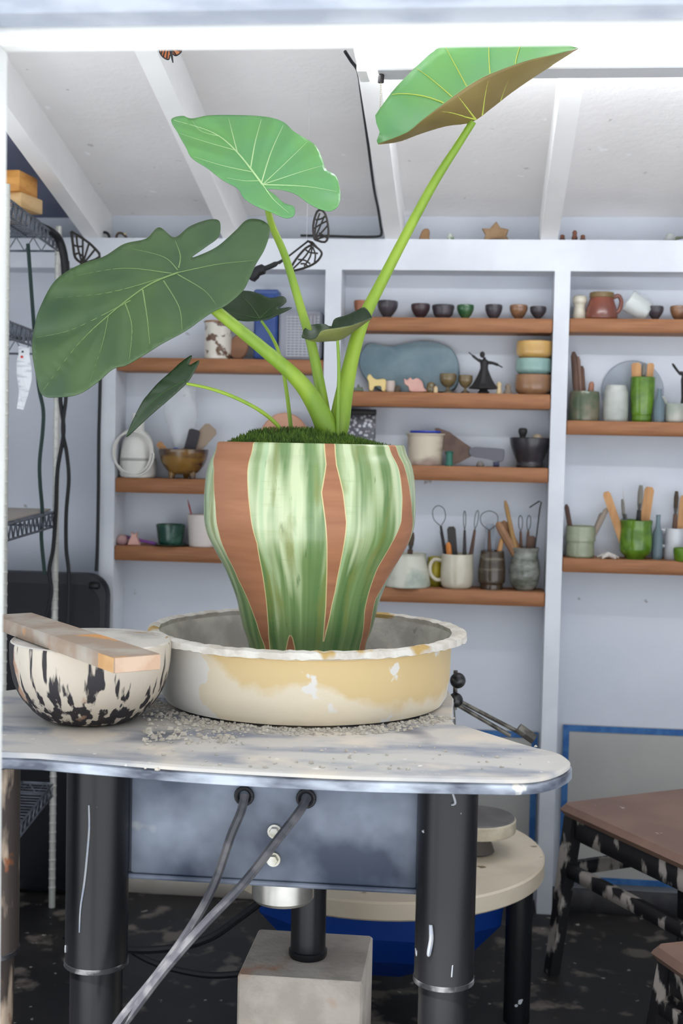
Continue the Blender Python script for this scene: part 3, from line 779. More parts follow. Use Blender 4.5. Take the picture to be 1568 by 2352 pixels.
def strip_leaf(Fm, Nm, Mm, YFm, YNm, YMm, mt, mu, veins, vm, sag=.01):
    K = 30
    def rs(c, m=K):
        c = np.array(cr(c, 8)); d = np.r_[0, np.cumsum(np.hypot(*np.diff(c, axis=0).T))]; u = np.linspace(0, d[-1], m)
        return np.c_[np.interp(u, d, c[:, 0]), np.interp(u, d, c[:, 1])]
    f_, n_, m_ = rs(Fm), rs(Nm), rs(Mm)
    rows = []
    A = 8
    for i in range(A): rows.append((i / A, 'F'))
    for i in range(A + 1): rows.append((i / A, 'N'))
    vs = []
    def pt(t, side, k):
        env = math.sin(math.pi * (k / (K - 1))) ** .5
        if side == 'F':
            x, y = f_[k] * (1 - t) + m_[k] * t; Y = YFm * (1 - t) + YMm * t + .012 * math.sin(math.pi * t)
            Y = YMm + (Y - YMm) * env + .004 * math.sin(k * 1.3) * (1 - t)
        else:
            x, y = m_[k] * (1 - t) + n_[k] * t; Y = YMm * (1 - t) + YNm * t - .01 * math.sin(math.pi * t); Y = YMm + (Y - YMm) * env + .003 * math.sin(k * 1.1) * t
        return P(x, y, Y) - PB
    for t, side in rows:
        for k in range(K): vs.append(pt(t, side, k))
    fs = []
    for j in range(len(rows) - 1):
        for k in range(K - 1): fs.append((j * K + k, j * K + K + k, j * K + K + k + 1, j * K + k + 1))
    c0 = fs[len(fs) // 8]; nrm = (vs[c0[1]] - vs[c0[0]]).cross(vs[c0[2]] - vs[c0[0]])
    if nrm.dot(CAM - (vs[c0[0]] + PB)) < 0: fs = [tuple(reversed(f)) for f in fs]
    o = MB().add(vs, fs).build('leaf', [mt, mu], plant)
    o.data.polygons.foreach_set('material_index', [0] * len(fs))
    sm = o.modifiers.new('thickness', 'SOLIDIFY'); sm.thickness = .0016; sm.offset = -1; sm.material_offset = 1
    mb = MB()
    for side, k0, k1, wd in veins:
        path = []
        for q in range(11):
            u = q / 10; kk = k0 + (k1 - k0) * u; ki = min(K - 2, int(kk)); fr = kk - ki
            t = (1 - u * .97) if side == 'F' else u * .97
            p = pt(t, side, ki) * (1 - fr) + pt(t, side, ki + 1) * fr; path.append(p + (CAM - (p + PB)).normalized() * .0012)
        mb.tube(path, [wd * (1 - .7 * q / 10) for q in range(11)], 6)
    mb.build('veins', vm, o)
    return o
# petioles
petiole([(752, 1030, 2.40), (750, 985, 2.39), (722, 925, 2.38), (680, 868, 2.36), (600, 798, 2.33), (495, 712, 2.30), (440, 660, 2.315), (408, 630, 2.326)], [24, 25, 20, 15.5, 13, 11, 8])
petiole([(765, 1030, 2.42), (752, 980, 2.42), (738, 905, 2.42), (716, 795, 2.41), (690, 705, 2.41), (655, 590, 2.40), (622, 510, 2.395), (606, 428, 2.392)], [14, 13, 12.5, 10.5, 9, 8, 6])
petiole([(772, 1030, 2.41), (778, 980, 2.41), (795, 880, 2.42), (828, 750, 2.43), (880, 640, 2.44), (985, 440, 2.43), (1050, 335, 2.42), (1086, 279, 2.415)], [17, 24, 17, 14, 11, 9, 8])
petiole([(668, 1020, 2.44), (667, 975, 2.44), (655, 880, 2.45), (640, 810, 2.45), (622, 770, 2.46), (600, 737, 2.46)], [5.5, 4.5, 4, 3])
petiole([(774, 1030, 2.385), (776, 930, 2.38), (778, 850, 2.375), (775, 779, 2.37)], [5, 4, 3.2])
petiole([(655, 1015, 2.36), (638, 978, 2.355), (595, 942, 2.34), (535, 911, 2.33), (480, 892, 2.32), (428, 881, 2.31)], [5, 4.3, 4, 3])
# big left leaf
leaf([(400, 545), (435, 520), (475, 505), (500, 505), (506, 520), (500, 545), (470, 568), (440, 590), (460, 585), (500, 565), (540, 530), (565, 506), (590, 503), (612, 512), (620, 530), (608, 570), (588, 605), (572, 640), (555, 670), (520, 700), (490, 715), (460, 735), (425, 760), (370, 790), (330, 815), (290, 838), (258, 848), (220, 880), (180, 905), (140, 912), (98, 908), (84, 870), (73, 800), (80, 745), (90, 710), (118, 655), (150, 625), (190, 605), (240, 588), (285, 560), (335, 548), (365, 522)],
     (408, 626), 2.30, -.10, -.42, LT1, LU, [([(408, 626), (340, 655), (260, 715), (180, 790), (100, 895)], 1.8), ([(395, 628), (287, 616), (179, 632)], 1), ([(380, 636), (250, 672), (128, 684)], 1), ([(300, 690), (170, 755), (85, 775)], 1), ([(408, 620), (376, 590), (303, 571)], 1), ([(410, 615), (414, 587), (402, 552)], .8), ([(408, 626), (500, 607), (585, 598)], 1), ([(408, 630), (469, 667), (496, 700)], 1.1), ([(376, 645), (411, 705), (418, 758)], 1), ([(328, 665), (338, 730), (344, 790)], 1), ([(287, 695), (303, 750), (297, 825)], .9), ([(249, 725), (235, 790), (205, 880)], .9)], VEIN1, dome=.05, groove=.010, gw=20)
# upper middle leaf
leaf([(393, 275), (418, 266), (440, 272), (480, 265), (540, 264), (610, 268), (650, 280), (675, 302), (705, 320), (725, 335), (740, 365), (748, 388), (772, 405), (781, 440), (778, 470), (760, 484), (735, 480), (708, 466), (680, 446), (650, 436), (615, 434), (632, 448), (652, 466), (675, 475), (674, 495), (655, 500), (625, 488), (590, 474), (560, 455), (545, 432), (510, 412), (475, 385), (440, 362), (425, 335), (408, 305)],
     (603, 424), 2.37, .05, -.45, LT2, LU, [([(603, 424), (545, 350), (490, 305), (400, 276)], 1.8), ([(545, 350), (535, 312), (525, 272)], .9), ([(575, 388), (585, 330), (600, 274)], .9), ([(600, 420), (622, 350), (650, 288)], 1), ([(603, 424), (660, 370), (705, 326)], 1), ([(603, 424), (690, 395), (742, 380)], 1), ([(603, 424), (700, 428), (774, 440)], 1.2), ([(580, 395), (510, 380), (445, 360)], .9), ([(540, 345), (470, 325), (412, 306)], .8), ([(500, 312), (460, 300), (440, 276)], .7), ([(595, 415), (560, 415), (520, 408)], .8), ([(603, 424), (628, 458), (664, 490)], 1)], VEIN, dome=.045, groove=.010, gw=20)
# top right leaf, seen from the side and below
strip_leaf([(866, 322), (872, 296), (859, 272), (880, 238), (905, 205), (936, 172), (968, 140), (1010, 108), (1090, 84), (1190, 80), (1270, 92), (1325, 110)],
           [(870, 328), (934, 302), (962, 279), (1019, 236), (1084, 190), (1134, 165), (1209, 138), (1270, 124), (1326, 110)],
           [(868, 330), (915, 324), (964, 306), (1024, 288), (1082, 279), (1129, 246), (1174, 211), (1234, 170), (1327, 111)],
           2.49, 2.33, 2.415, LT2, LU3, [('N', 13, 8, .002), ('N', 13, 12, .002), ('N', 14, 17, .002), ('N', 17, 21, .0016), ('F', 13, 6, .002), ('F', 13, 10, .0016), ('F', 14, 14, .0016), ('F', 16, 19, .0016), ('F', 19, 23, .0016)], VEINY)
# dark leaf behind
leaf([(500, 712), (520, 690), (545, 670), (570, 668), (595, 674), (620, 684), (648, 680), (658, 690), (650, 700), (638, 708), (670, 706), (640, 722), (612, 734), (590, 736), (560, 737), (525, 730)],
     (596, 731), 2.46, 0, -.5, LT3, LU, [([(596, 731), (545, 722), (503, 712)], 1.2), ([(596, 731), (575, 700), (548, 674)], 1), ([(596, 731), (625, 705), (650, 688)], 1), ([(596, 731), (630, 718), (660, 708)], .8)], mat('dark_vein', (64, 96, 52), .5), dome=.02, groove=.003, vr=.0012, gw=9, R=14)
# small folded leaf on the thin stem
strip_leaf([(694, 772), (697, 757), (715, 746), (745, 744), (760, 750), (768, 732), (795, 724), (820, 712), (838, 706), (853, 728)],
           [(696, 776), (722, 777), (740, 758), (775, 752), (810, 745), (853, 729)],
           [(694, 774), (722, 783), (760, 782), (778, 780), (800, 768), (853, 730)],
           2.43, 2.32, 2.37, LT3, LU, [('N', 17, 22, .001), ('N', 15, 10, .001)], VEIN)
# narrow drooping leaf at the left
leaf([(290, 1004), (300, 975), (325, 925), (340, 905), (362, 880), (390, 855), (415, 832), (440, 816), (434, 838), (457, 828), (445, 855), (432, 876), (415, 893), (385, 920), (350, 950), (315, 982)],
     (424, 874), 2.31, -.12, -.1, LT3, LU, [([(424, 874), (370, 905), (325, 950), (293, 1000)], 1.3), ([(405, 885), (385, 875), (372, 872)], .7), ([(370, 905), (350, 905), (338, 912)], .7)], mat('dark_vein', (64, 96, 52), .5), dome=.03, groove=.002, vr=.0012, gw=9, R=14)


# ------------------------------------------------------------------ big things around the wheel
# concrete blocks under the centre post
c0, c1 = P(545, 2241, 2.14), P(833, 2241, 2.14)
bw = c1.x - c0.x; yb0, yb1 = 2.14, 2.14 + bw
for k, lab in ((1, 'square grey concrete block directly under the wheel\'s centre post'), (0, 'lower concrete block, beneath the block that carries the centre post')):
    zt_ = ZC * (k + 1) / 2
    o = MB().bbox((0, 0, ZC / 4), (bw, yb1 - yb0, ZC / 2 - .0005), .004).build('concrete_block', CONC, loc=((c0.x + c1.x) / 2, (yb0 + yb1) / 2, zt_ - ZC / 2))
    tag(o, lab, 'block')
# clay crumbs on the deck
CRUMB = mat('clay_crumbs', (206, 199, 186), .9, c2=(180, 172, 160), scale=60)
mb = MB()
def chip(x, y, z, r):
    th = rnd.random() * 6.28; k = []
    for i in range(5):
        a_ = th + i * 1.256; rr = r * (.6 + .6 * rnd.random()); k.append((x + rr * math.cos(a_), y + rr * math.sin(a_), z))
    h = r * (.4 + .6 * rnd.random())
    vs = k + [(p[0] * .6 + x * .4 + (rnd.random() - .5) * r * .4, p[1] * .6 + y * .4, z + h * (.6 + .6 * rnd.random())) for p in k]
    mb.add(vs, [(5, 6, 7, 8, 9)] + [(i, (i + 1) % 5, 5 + (i + 1) % 5, 5 + i) for i in range(5)])
for i in range(1100):
    a_ = math.radians(-172 + 150 * rnd.random() ** .9); e = rnd.random() ** 2.2
    r_ = RW - .012 + .05 * e
    if a_ < math.radians(-140): r_ += .03 * rnd.random()
    chip(r_ * math.cos(a_), r_ * math.sin(a_), 0, .0014 + .0036 * rnd.random() ** 2)
for i in range(240):
    px, py = rnd.uniform(330, 560), rnd.uniform(1640, 1712)
    p = PZ(px, py, ZD)
    d = Vector((p.x - PC.x, p.y - PC.y)); 
    if d.length < RW: continue
    chip(d.x, d.y, 0, .002 + .005 * rnd.random() ** 2)
for i in range(60):
    p = PZ(rnd.uniform(300, 1250), rnd.uniform(1715, 1770), ZD); chip(p.x - PC.x, p.y - PC.y, 0, .0015 + .003 * rnd.random())
tag(mb.build('clay_crumbs', CRUMB, loc=(PC.x, PC.y, ZD + .0005), smooth=False), 'ring of pale clay trimmings scattered on the deck around the pan', 'clay trimmings', kind='stuff')
# dripped bowl at the left
YBW = 2.155
bb = P(207, 1690, YBW); sb = S(207, 1600, YBW)
zrim = P(207, 1470, YBW).z
Hb = zrim - ZD - .001
def bowl_nodes(nt, N, L, b):
    tc = N.new('ShaderNodeTexCoord'); sx = N.new('ShaderNodeSeparateXYZ'); L.new(tc.outputs['Object'], sx.inputs[0])
    def nz(sc, det, scl=(1, 1, 1), loc=(0, 0, 0)):
        mp = N.new('ShaderNodeMapping'); mp.inputs['Scale'].default_value = scl; mp.inputs['Location'].default_value = loc; L.new(tc.outputs['Object'], mp.inputs[0])
        n_ = N.new('ShaderNodeTexNoise'); n_.inputs['Scale'].default_value = sc; n_.inputs['Detail'].default_value = det; L.new(mp.outputs[0], n_.inputs[0]); return n_.outputs[0]
    def rng(x, a, z, o0=0, o1=1):
        r = N.new('ShaderNodeMapRange'); r.inputs[1].default_value = a; r.inputs[2].default_value = z; r.inputs[3].default_value = o0; r.inputs[4].default_value = o1; L.new(x, r.inputs[0]); return r.outputs[0]
    def add(a, c):
        m = N.new('ShaderNodeMath'); L.new(a, m.inputs[0]); L.new(c, m.inputs[1]); return m.outputs[0]
    def mix(f, A, B):
        x = N.new('ShaderNodeMix'); x.data_type = 'RGBA'; L.new(f, x.inputs[0])
        for i, c in ((6, A), (7, B)):
            if isinstance(c, tuple): x.inputs[i].default_value = lin(c)
            else: L.new(c, x.inputs[i])
        return x.outputs[2]
    dark = mix(nz(20, 3), (44, 34, 32), (38, 40, 48))
    run = add(add(nz(58, 3, (1, 1, .09)), rng(sx.outputs[2], Hb * .1, Hb * .75, -.06, .13)), rng(sx.outputs[0], -.13, -.085, -.35, 0))
    c = mix(rng(run, .48, .53), dark, mix(nz(12, 3), (214, 206, 192), (198, 184, 166)))
    c = mix(rng(nz(14, 4, (1, 1, .6), (5, 5, 1)), .66, .70), c, (176, 140, 116))
    L.new(c, b.inputs['Base Color']); b.inputs['Roughness'].default_value = .6
    bp = N.new('ShaderNodeBump'); bp.inputs['Strength'].default_value = .4; bp.inputs['Distance'].default_value = .003
    L.new(run, bp.inputs['Height']); L.new(bp.outputs[0], b.inputs['Normal'])
BOWLM = attr_mat('black_bowl_with_clay_runs', bowl_nodes)
bowl = thing('slip_bowl', 'black bowl streaked with cream clay runs standing at the left end of the deck', 'bowl', (bb.x, YBW, ZD + .001))
op = smooth_prof([(.062, 0), (.082, .006), (.108, .03), (.126, .06), (.134, .095), (.1355, Hb - .008), (.134, Hb)], 5)
MB().lathe(op, 64, top=False).build('outer_wall', BOWLM, bowl)
MB().lathe([(.134, Hb - .0003), (.132, Hb + .002), (.127, Hb - .001), (.124, .09), (.108, .05), (.05, .03), (1e-6, .03)], 64).build('lining', PANI, bowl)
# wooden batten resting across the bowl
zb_ = zrim + .002
A1 = PZ(262, 1513, zb_ + .022)     # near top corner
A2 = PZ(365, 1503, zb_ + .022)
A3 = PZ(10, 1425, zb_ + .022)
ux = (A3 - A1); ux.z = 0; ux.normalize()
ln = .52
vx = Vector((-ux.y, ux.x, 0));
if vx.dot(A2 - A1) < 0: vx = -vx
wd = .075
thk = .024
ctr = A1 + ux * ln / 2 + vx * wd / 2; ctr.z = zb_ + thk / 2
BAT = mat('dusty_wood_batten', (176, 166, 154), .85, c2=(160, 140, 122), scale=12, bump=.25, spots=[((206, 150, 92), 7, .63, .67)])
BATE = mat('orange_wood_end', (214, 170, 116), .6, c2=(196, 150, 100), scale=14)  # lighter, more orange wood near the batten's end
bt = thing('wooden_batten', 'clay-dusted wooden batten lying across the streaked bowl', 'wood block', (ctr.x, ctr.y, zb_))
rz = math.atan2(ux.y, ux.x)
MB().bbox((0, 0, thk / 2), (ln, wd, thk), .002, rz).build('plank', BAT, bt)
Rz = Matrix.Rotation(rz, 3, 'Z')
side = -1 if (Rz @ Vector((0, 1, 0))).dot(vx) > 0 else 1
MB().box(Rz @ Vector((-ln / 2 + .028, side * (wd / 2 + .0006), thk / 2)), (.052, .0012, thk * .9), rz).build('orange_wood_patch', BATE, bt, smooth=False)
MB().box(Rz @ Vector((-ln / 2 - .0006, 0, thk / 2)), (.0012, wd * .96, thk * .9), rz).build('end_grain', mat('end_grain_wood', (204, 176, 152), .7, c2=(190, 158, 132), scale=20), bt, smooth=False)

# second wheel behind
Y2 = 2.93
ctr2 = P(880, 1945, Y2); s2 = S(880, 1945, Y2); R2 = 366 * s2; Z2 = ctr2.z
CREAM = mat('cream_laminate', (212, 200, 178), .5, c2=(196, 182, 160), scale=5, spots=[((128, 110, 86), 24, .70, .75)])
w2 = thing('pottery_wheel', 'second potter\'s wheel with cream round top and blue tub behind the main wheel', 'pottery wheel', (ctr2.x, Y2, 0))
MB().lathe([(1e-6, Z2 - .04), (R2 - .004, Z2 - .04), (R2, Z2 - .036), (R2, Z2 - .004), (R2 - .004, Z2), (1e-6, Z2)], 72).build('round_top', CREAM, w2)
hd = P(1092, 1862, Y2 - .02); hx = hd.x - ctr2.x
# head sits at the side of the round top
rh = 92 * s2
MB().lathe([(.03, Z2), (.045, Z2 + .004), (.035, Z2 + .03), (.035, Z2 + .05)], 24, (hx, 0, 0)).build('spindle', mat('dark_spindle', (90, 84, 78), .6), w2)
zh = Z2 + .05
MB().lathe([(1e-6, zh), (rh - .002, zh), (rh, zh + .003), (rh, zh + .027), (rh - .003, zh + .03)], 48, (hx, 0, 0)).build('head_rim', mat('cream_clay_rim', (200, 190, 168), .7, c2=(176, 166, 146), scale=20), w2)
MB().lathe([(1e-6, zh + .0301), (rh - .003, zh + .0301), (rh - .005, zh + .033), (1e-6, zh + .033)], 48, (hx, 0, 0)).build('head_top', mat('grey_head_top', (104, 101, 100), .7, c2=(90, 87, 86), scale=12), w2)
MB().lathe([(.005, zh + .032), (.005, zh + .037), (.0035, zh + .039)], 12, (hx - .005, .05, 0)).build('pin', BOLT, w2)
BLUE = mat('blue_plastic', (10, 62, 148), .45, c2=(8, 54, 134), scale=3)
# blue tub: octagonal, tapering to the floor side
def octring(r, z, ry=.8): return [(r * math.cos(math.pi / 8 + i * math.pi / 4), ry * r * math.sin(math.pi / 8 + i * math.pi / 4), z) for i in range(8)]
zt0 = Z2 - .045
vs = octring(.30, zt0) + octring(.29, zt0 - .09) + octring(.23, zt0 - .155) + octring(.13, zt0 - .215)
fs = [tuple(range(7, -1, -1))[::-1]] + [(j * 8 + i, j * 8 + 8 + i, j * 8 + 8 + (i + 1) % 8, j * 8 + (i + 1) % 8) for j in range(3) for i in range(8)] + [tuple(24 + i for i in range(7, -1, -1))]
MB().add([Vector(v) + Vector((.0, 0, 0)) for v in vs], fs).build('tub', BLUE, w2, smooth=False)
for dx, dy in ((1192, -.10), (790, -.05)):
    p = P(dx, 2100, Y2 + dy)
    MB().lathe([(.029, 0), (.029, Z2 - .04)], 24, (p.x - ctr2.x, dy, 0)).build('leg', STEELB, w2)
MB().lathe([(.029, 0), (.029, Z2 - .04)], 24, (-.03, .27, 0)).build('leg', STEELB, w2)

# stools
BROWN = mat('brown_stool_top', (134, 106, 92), .6, c2=(120, 94, 82), scale=5, spots=[((180, 160, 148), 30, .71, .74)])
ZEBRA = mat('black_white_splashed_paint', (26, 25, 28), .6, c2=(176, 168, 160), scale=15, lo=.52, hi=.58, stretch=(1.4, 1.4, .7), bump=.2)
def stool(corner, ang, size, z, label, splay=.03, legw=.034, size2=None):
    size2 = size2 or size
    u = Vector((math.cos(ang), math.sin(ang), 0)); v = Vector((math.sin(ang), -math.cos(ang), 0))
    c = corner + u * size / 2 + v * size2 / 2
    t = thing('stool', label, 'stool', (c.x, c.y, 0), ang)
    th = .028
    MB().bbox((0, 0, z - th / 2), (size, size2, th), .014).build('seat', BROWN, t)
    hx, hy = size / 2 - .03, size2 / 2 - .03
    for sx in (-1, 1):
        for sy in (-1, 1):
            a = Vector((sx * (hx + splay), sy * (hy + splay), 0)); b = Vector((sx * hx, sy * hy, z - th))
            q = MB(); w_ = legw / 2
            vs = [a + Vector((i * w_ * .8, j * w_ * .8, 0)) for i, j in ((-1, -1), (1, -1), (1, 1), (-1, 1))] + [b + Vector((i * w_, j * w_, 0)) for i, j in ((-1, -1), (1, -1), (1, 1), (-1, 1))]
            q.add(vs, [(3, 2, 1, 0), (4, 5, 6, 7)] + [(i, (i + 1) % 4, 4 + (i + 1) % 4, 4 + i) for i in range(4)]).build('leg', ZEBRA, t, smooth=False)
    for sy in (-1, 1):
        MB().bbox((0, sy * hy, z - th - .028), (2 * hx - legw, .02, .05), .003).build('apron', ZEBRA, t)
        MB().bbox((0, sy * (hy + splay * .35), z * .62), (2 * hx, .02, .032), .003).build('stretcher', ZEBRA, t)
    for sx in (-1, 1):
        MB().bbox((sx * hx, 0, z - th - .028), (.02, 2 * hy - legw, .05), .003).build('apron', ZEBRA, t)
        MB().bbox((sx * (hx + splay * .35), 0, z * .62), (.02, 2 * hy, .032), .003).build('stretcher', ZEBRA, t)
    return t
ZS = .415
stool(PZ(1278, 1842, ZS), math.radians(31), .40, ZS, 'brown-topped wooden stool with black and white splashed legs by the back wall', size2=.56)
stool(PZ(1486, 2166, .30), math.radians(24), .30, .30, 'low brown stool at the bottom right corner of the photo', legw=.03)

# ------------------------------------------------------------------ left side: wire rack, panel, cords
YR = 3.34
pp = P(128, 1176, YR)
rack = thing('wire_rack', 'grey wire shelving rack at the left behind the big leaf', 'rack', (pp.x, YR, 0))
R0_ = Vector((pp.x, YR, 0))
ztop = P(128, 520, YR).z
def post(x, y):
    q = MB().lathe([(.0085, 0), (.0085, ztop)], 14, (x, y, 0))
    z = .05
    while z < ztop - .02: q.lathe([(.0085, z), (.0095, z + .002), (.0095, z + .005), (.0085, z + .007)], 14, (x, y, 0)); z += .025
    q.build('post', RACKP, rack)
e2 = PZ(15, 1206, P(128, 1178, YR).z); du = Vector((e2.x - pp.x, e2.y - YR, 0)).normalized()   # runs toward the viewer
dv = Vector((-1, 0, 0)); LENR, DEP = .55, .34
post(0, 0); p1 = dv * DEP; post(p1.x, p1.y); p2 = du * LENR; p3 = p2 + dv * DEP; post(p2.x, p2.y); post(p3.x, p3.y)
def wshelf(zpx, deep):
    z = P(128, zpx, YR).z; q = MB(); h = deep
    corners = [Vector((0, 0, 0)), p2, p3, p1]
    for i in range(4):
        a, b = corners[i], corners[(i + 1) % 4]
        for zz in (z, z - h): q.tube([a + Vector((0, 0, zz)), b + Vector((0, 0, zz))], .003, 6)
        n_ = int((b - a).length / .022)
        zig = [a.lerp(b, k / n_) + Vector((0, 0, z if k % 2 == 0 else z - h)) for k in range(n_ + 1)]
        q.tube(zig, .0022, 5)
    for k in range(1, 22):
        t = k / 22; q.tube([p2 * t + Vector((0, 0, z + .003)), p2 * t + dv * DEP + Vector((0, 0, z + .003))], .0017, 5)
    for k in (.25, .5, .75):
        q.tube([dv * DEP * k + Vector((0, 0, z)), p2 + dv * DEP * k + Vector((0, 0, z))], .003, 6)
    q.build('wire_shelf', WIRE, rack)
    return z
zsh = [wshelf(545, .036), wshelf(782, .036), wshelf(1177, .036), wshelf(1800, .03)]
# liner board on the third level
lb = MB(); c_ = (p2 + dv * DEP) / 2
lb.add([Vector((x.x, x.y, zsh[2] + .006 + dz)) for dz in (0, .004) for x in (Vector((-.01, -.01, 0)), p2 * .97, p3 * .97, p1 * .97)], [(3, 2, 1, 0), (4, 5, 6, 7)] + [(i, (i + 1) % 4, 4 + (i + 1) % 4, 4 + i) for i in range(4)])
lb.build('shelf_liner', mat('beige_liner', (168, 160, 150), .8), rack, smooth=False)
# blocks on top of the rack
zk = zsh[0] + .006
BL = P(40, 480, 3.13)
for k, (x1_, h_, dz, lab, wdt) in enumerate(((50, .026, 0, 'bottom pale wood offcut in the stack on the wire rack', .13), (72, .036, .026, 'middle wood offcut in the stack on the wire rack', .16), (67, .050, .062, 'top orange wood offcut in the stack on the wire rack', .15))):
    e = P(x1_, 470, 3.13)
    o = MB().bbox((0, 0, h_ / 2), (wdt, .11, h_ - .0005), .002).build('wood_offcut', WOODO if k == 2 else mat('pale_offcut_wood%d' % k, (224, 188, 136) if k else (216, 200, 180), .6, c2=(208, 170, 118), scale=8, stretch=(2, 2, 8)), loc=(e.x - wdt / 2, 3.13 + .02 * (k == 1), zk + dz), rot=(0, 0, math.radians((-6, -9, -4)[k])))
    tag(o, lab, 'wood block', 'wood offcuts on the wire rack')
# black hose over the rack end and cords
cord('rubber_hose', [(52, 512, 3.20), (75, 508, 3.2), (92, 520, 3.22), (118, 533, 3.25), (136, 552, 3.28), (147, 590, 3.29), (152, 650, 3.30)], .0105, RUBBER, 'thick black foam hose bent over the end of the wire rack', 'hose', n=12)
YC3 = 3.31
cord('hanging_cable', [(143, 560, 3.285), (147, 640, YC3), (143, 760, YC3), (138, 905, YC3), (146, 990, YC3), (132, 1080, YC3), (128, 1180, YC3), (122, 1260, YC3), (113, 1310, YC3), (118, 1360, YC3), (104, 1425, YC3)], .0055, RUBBER, 'black cord hanging nearest the rack post, bowing left at the bottom')
cord('hanging_cable', [(155, 600, YC3), (158, 760, YC3), (152, 905, YC3), (144, 985, YC3 - .012), (153, 1040, YC3), (158, 1100, YC3), (152, 1180, YC3), (152, 1260, YC3), (158, 1320, YC3), (156, 1430, YC3)], .0052, RUBBER, 'black cord crossing behind its neighbour and hanging straight to the black panel')
cord('hanging_cable', [(232, 700, 3.47), (230, 880, 3.47), (227, 1000, 3.47), (226, 1120, 3.47), (224, 1240, 3.47), (221, 1312, 3.47)], .005, RUBBER, 'thin black cord hanging beside the leftmost wall stud')
cord('hanging_cable', [(64, 560, 3.2), (70, 640, 3.2), (78, 750, 3.2), (88, 880, 3.2), (99, 940, 3.2), (98, 990, 3.2), (91, 1060, 3.2), (92, 1110, 3.2), (97, 1175, 3.2), (95, 1235, 3.2), (103, 1320, 3.2)], .005, GCORD, 'dark green cord hanging in front of the wire rack')
cord('rack_cable', [(10, 779, 3.1), (40, 777, 3.1), (78, 776, 3.1), (100, 770, 3.15)], .0035, RUBBER, 'thin black cable running level just above the paper tag')
# tag
tg = MB(); o_ = P(52, 797, 3.08)
ol = [(42, 795), (68, 799), (69, 818), (74, 842), (73, 872), (63, 905), (53, 941), (38, 938), (42, 900), (39, 860), (40, 830), (44, 815)]
tt = thing('paper_tag', 'curled white paper tag with a red dot hanging from the wire rack', 'tag', o_)
loc2 = [P(x, y, 3.08) - o_ for x, y in ol]
vs = [Vector((p.x, p.y + .006 * math.sin((p.z) * 40), p.z)) for p in loc2]
tg.add(vs + [v + Vector((0, .0008, 0)) for v in vs], [tuple(range(len(vs)))[::-1], tuple(range(len(vs), 2 * len(vs)))] + [(i, (i + 1) % len(vs), len(vs) + (i + 1) % len(vs), len(vs) + i) for i in range(len(vs))])
tg.build('paper', mat('tag_paper', (226, 228, 232), .7, c2=(196, 200, 206), scale=24, stretch=(1, 1, 5), lo=.5, hi=.62), tt, smooth=False)
for px, py, m_2, r_ in ((53, 808, BLACKP, .0026), (52, 820, mat('red_ink', (196, 40, 36), .5), .0032)):
    c = P(px, py, 3.08) - o_; yoff = .006 * math.sin(c.z * 40)
    MB().tube([c + Vector((0, yoff - .0002, 0)), c + Vector((0, yoff - .0016, 0))], r_, 12).build('dot', m_2, tt)
# black folded table top leaning on the wall
YK = 3.44
k0, k1 = P(-60, 1310, YK), P(250, 1318, YK)
H = k1.z - .012; Wd = k1.x - k0.x
rc = .06
ol = [(-Wd / 2, 0), (Wd / 2 - .01, 0)] + [(Wd / 2 - rc + rc * math.cos(a), H - rc + rc * math.sin(a)) for a in np.linspace(0, math.pi / 2, 8)] + [(-Wd / 2 + rc - rc * math.sin(a), H - rc + rc * math.cos(a)) for a in np.linspace(0, math.pi / 2, 8)]
bk = thing('leaning_board', 'large black plastic board with rounded corners leaning on the back wall at the left', 'board', ((k0.x + k1.x) / 2, YK, .012))
MB().prism(ol, -.018, .018, .008).build('slab', BLACKP, bk)
MB().prism([(x * .9, H / 2 + (z - H / 2) * .93) for x, z in ol], -.0195, -.0175, .0006).build('inner_panel', mat('black_panel_inset', (20, 22, 30), .6), bk)
c = P(217, 1345, YK - .02); MB().bbox((c.x - bk.location.x, -.023, c.z - .012), (.028, .008, .018), .003).build('latch', mat('latch_black', (14, 14, 16), .4), bk)
for sx in (-1, 1): MB().bbox((sx * Wd * .35, 0, -.006), (.05, .04, .012), .002).build('foot', RUBBER, bk)

# ------------------------------------------------------------------ ceiling light fixture
YX = 2.55
f0 = P(822, 157, YX); zf = P(1150, 157, YX).z
fx = thing('strip_light_fixture', 'long white strip light fixture under the rafters at the upper right', 'light fixture', (f0.x, YX, zf))
Lf = 1.22
FIXW = mat('white_enamel', (244, 244, 240), .35)
FIXG = mat('grey_reflector', (204, 206, 208), .4)
zr0 = zpl + (YF - YX) * SLOPE
MB().bbox((Lf / 2, .035, .021), (Lf, .07, .030), .003).build('diffuser', mat('lit_diffuser', (246, 250, 255), .4, emit=27.0), fx)
MB().bbox((Lf / 2 + .016, .035, .003), (Lf - .04, .066, .008), .002).build('channel', FIXG, fx)
MB().bbox((.008, .035, .016), (.022, .078, .040), .003).build('end_cap', FIXW, fx)
MB().bbox((Lf / 2, .035, .038), (Lf - .1, .03, .006), .001).build('mounting_bar', FIXG, fx)
c = P(874, 168, YX + .02) - f0; c.z = 0
MB().lathe([(.006, -.016), (.0065, -.002), (.005, .0)], 14, (c.x, .03, -.001)).build('switch_socket', DKSTEEL, fx)
ch = MB()
for k in range(22): ch.ball((c.x, .03, -.018 - k * .0038), .0016, 6)
ch.build('pull_chain', mat('brass_chain', (196, 186, 160), .4, .6), fx)
cord('ceiling_cable', [(792, 118, 2.62), (806, 140, 2.65), (822, 165, 2.72), (830, 220, 2.85), (845, 330, 3.07), (858, 430, 3.28), (868, 480, 3.40), (874, 520, 3.47), (876, 535, 3.485), (868, 543, 3.49), (820, 544, 3.495), (755, 542, 3.495), (690, 541, 3.495)], .0034, RUBBER, 'black cable running down the rafter and along the top ledge')

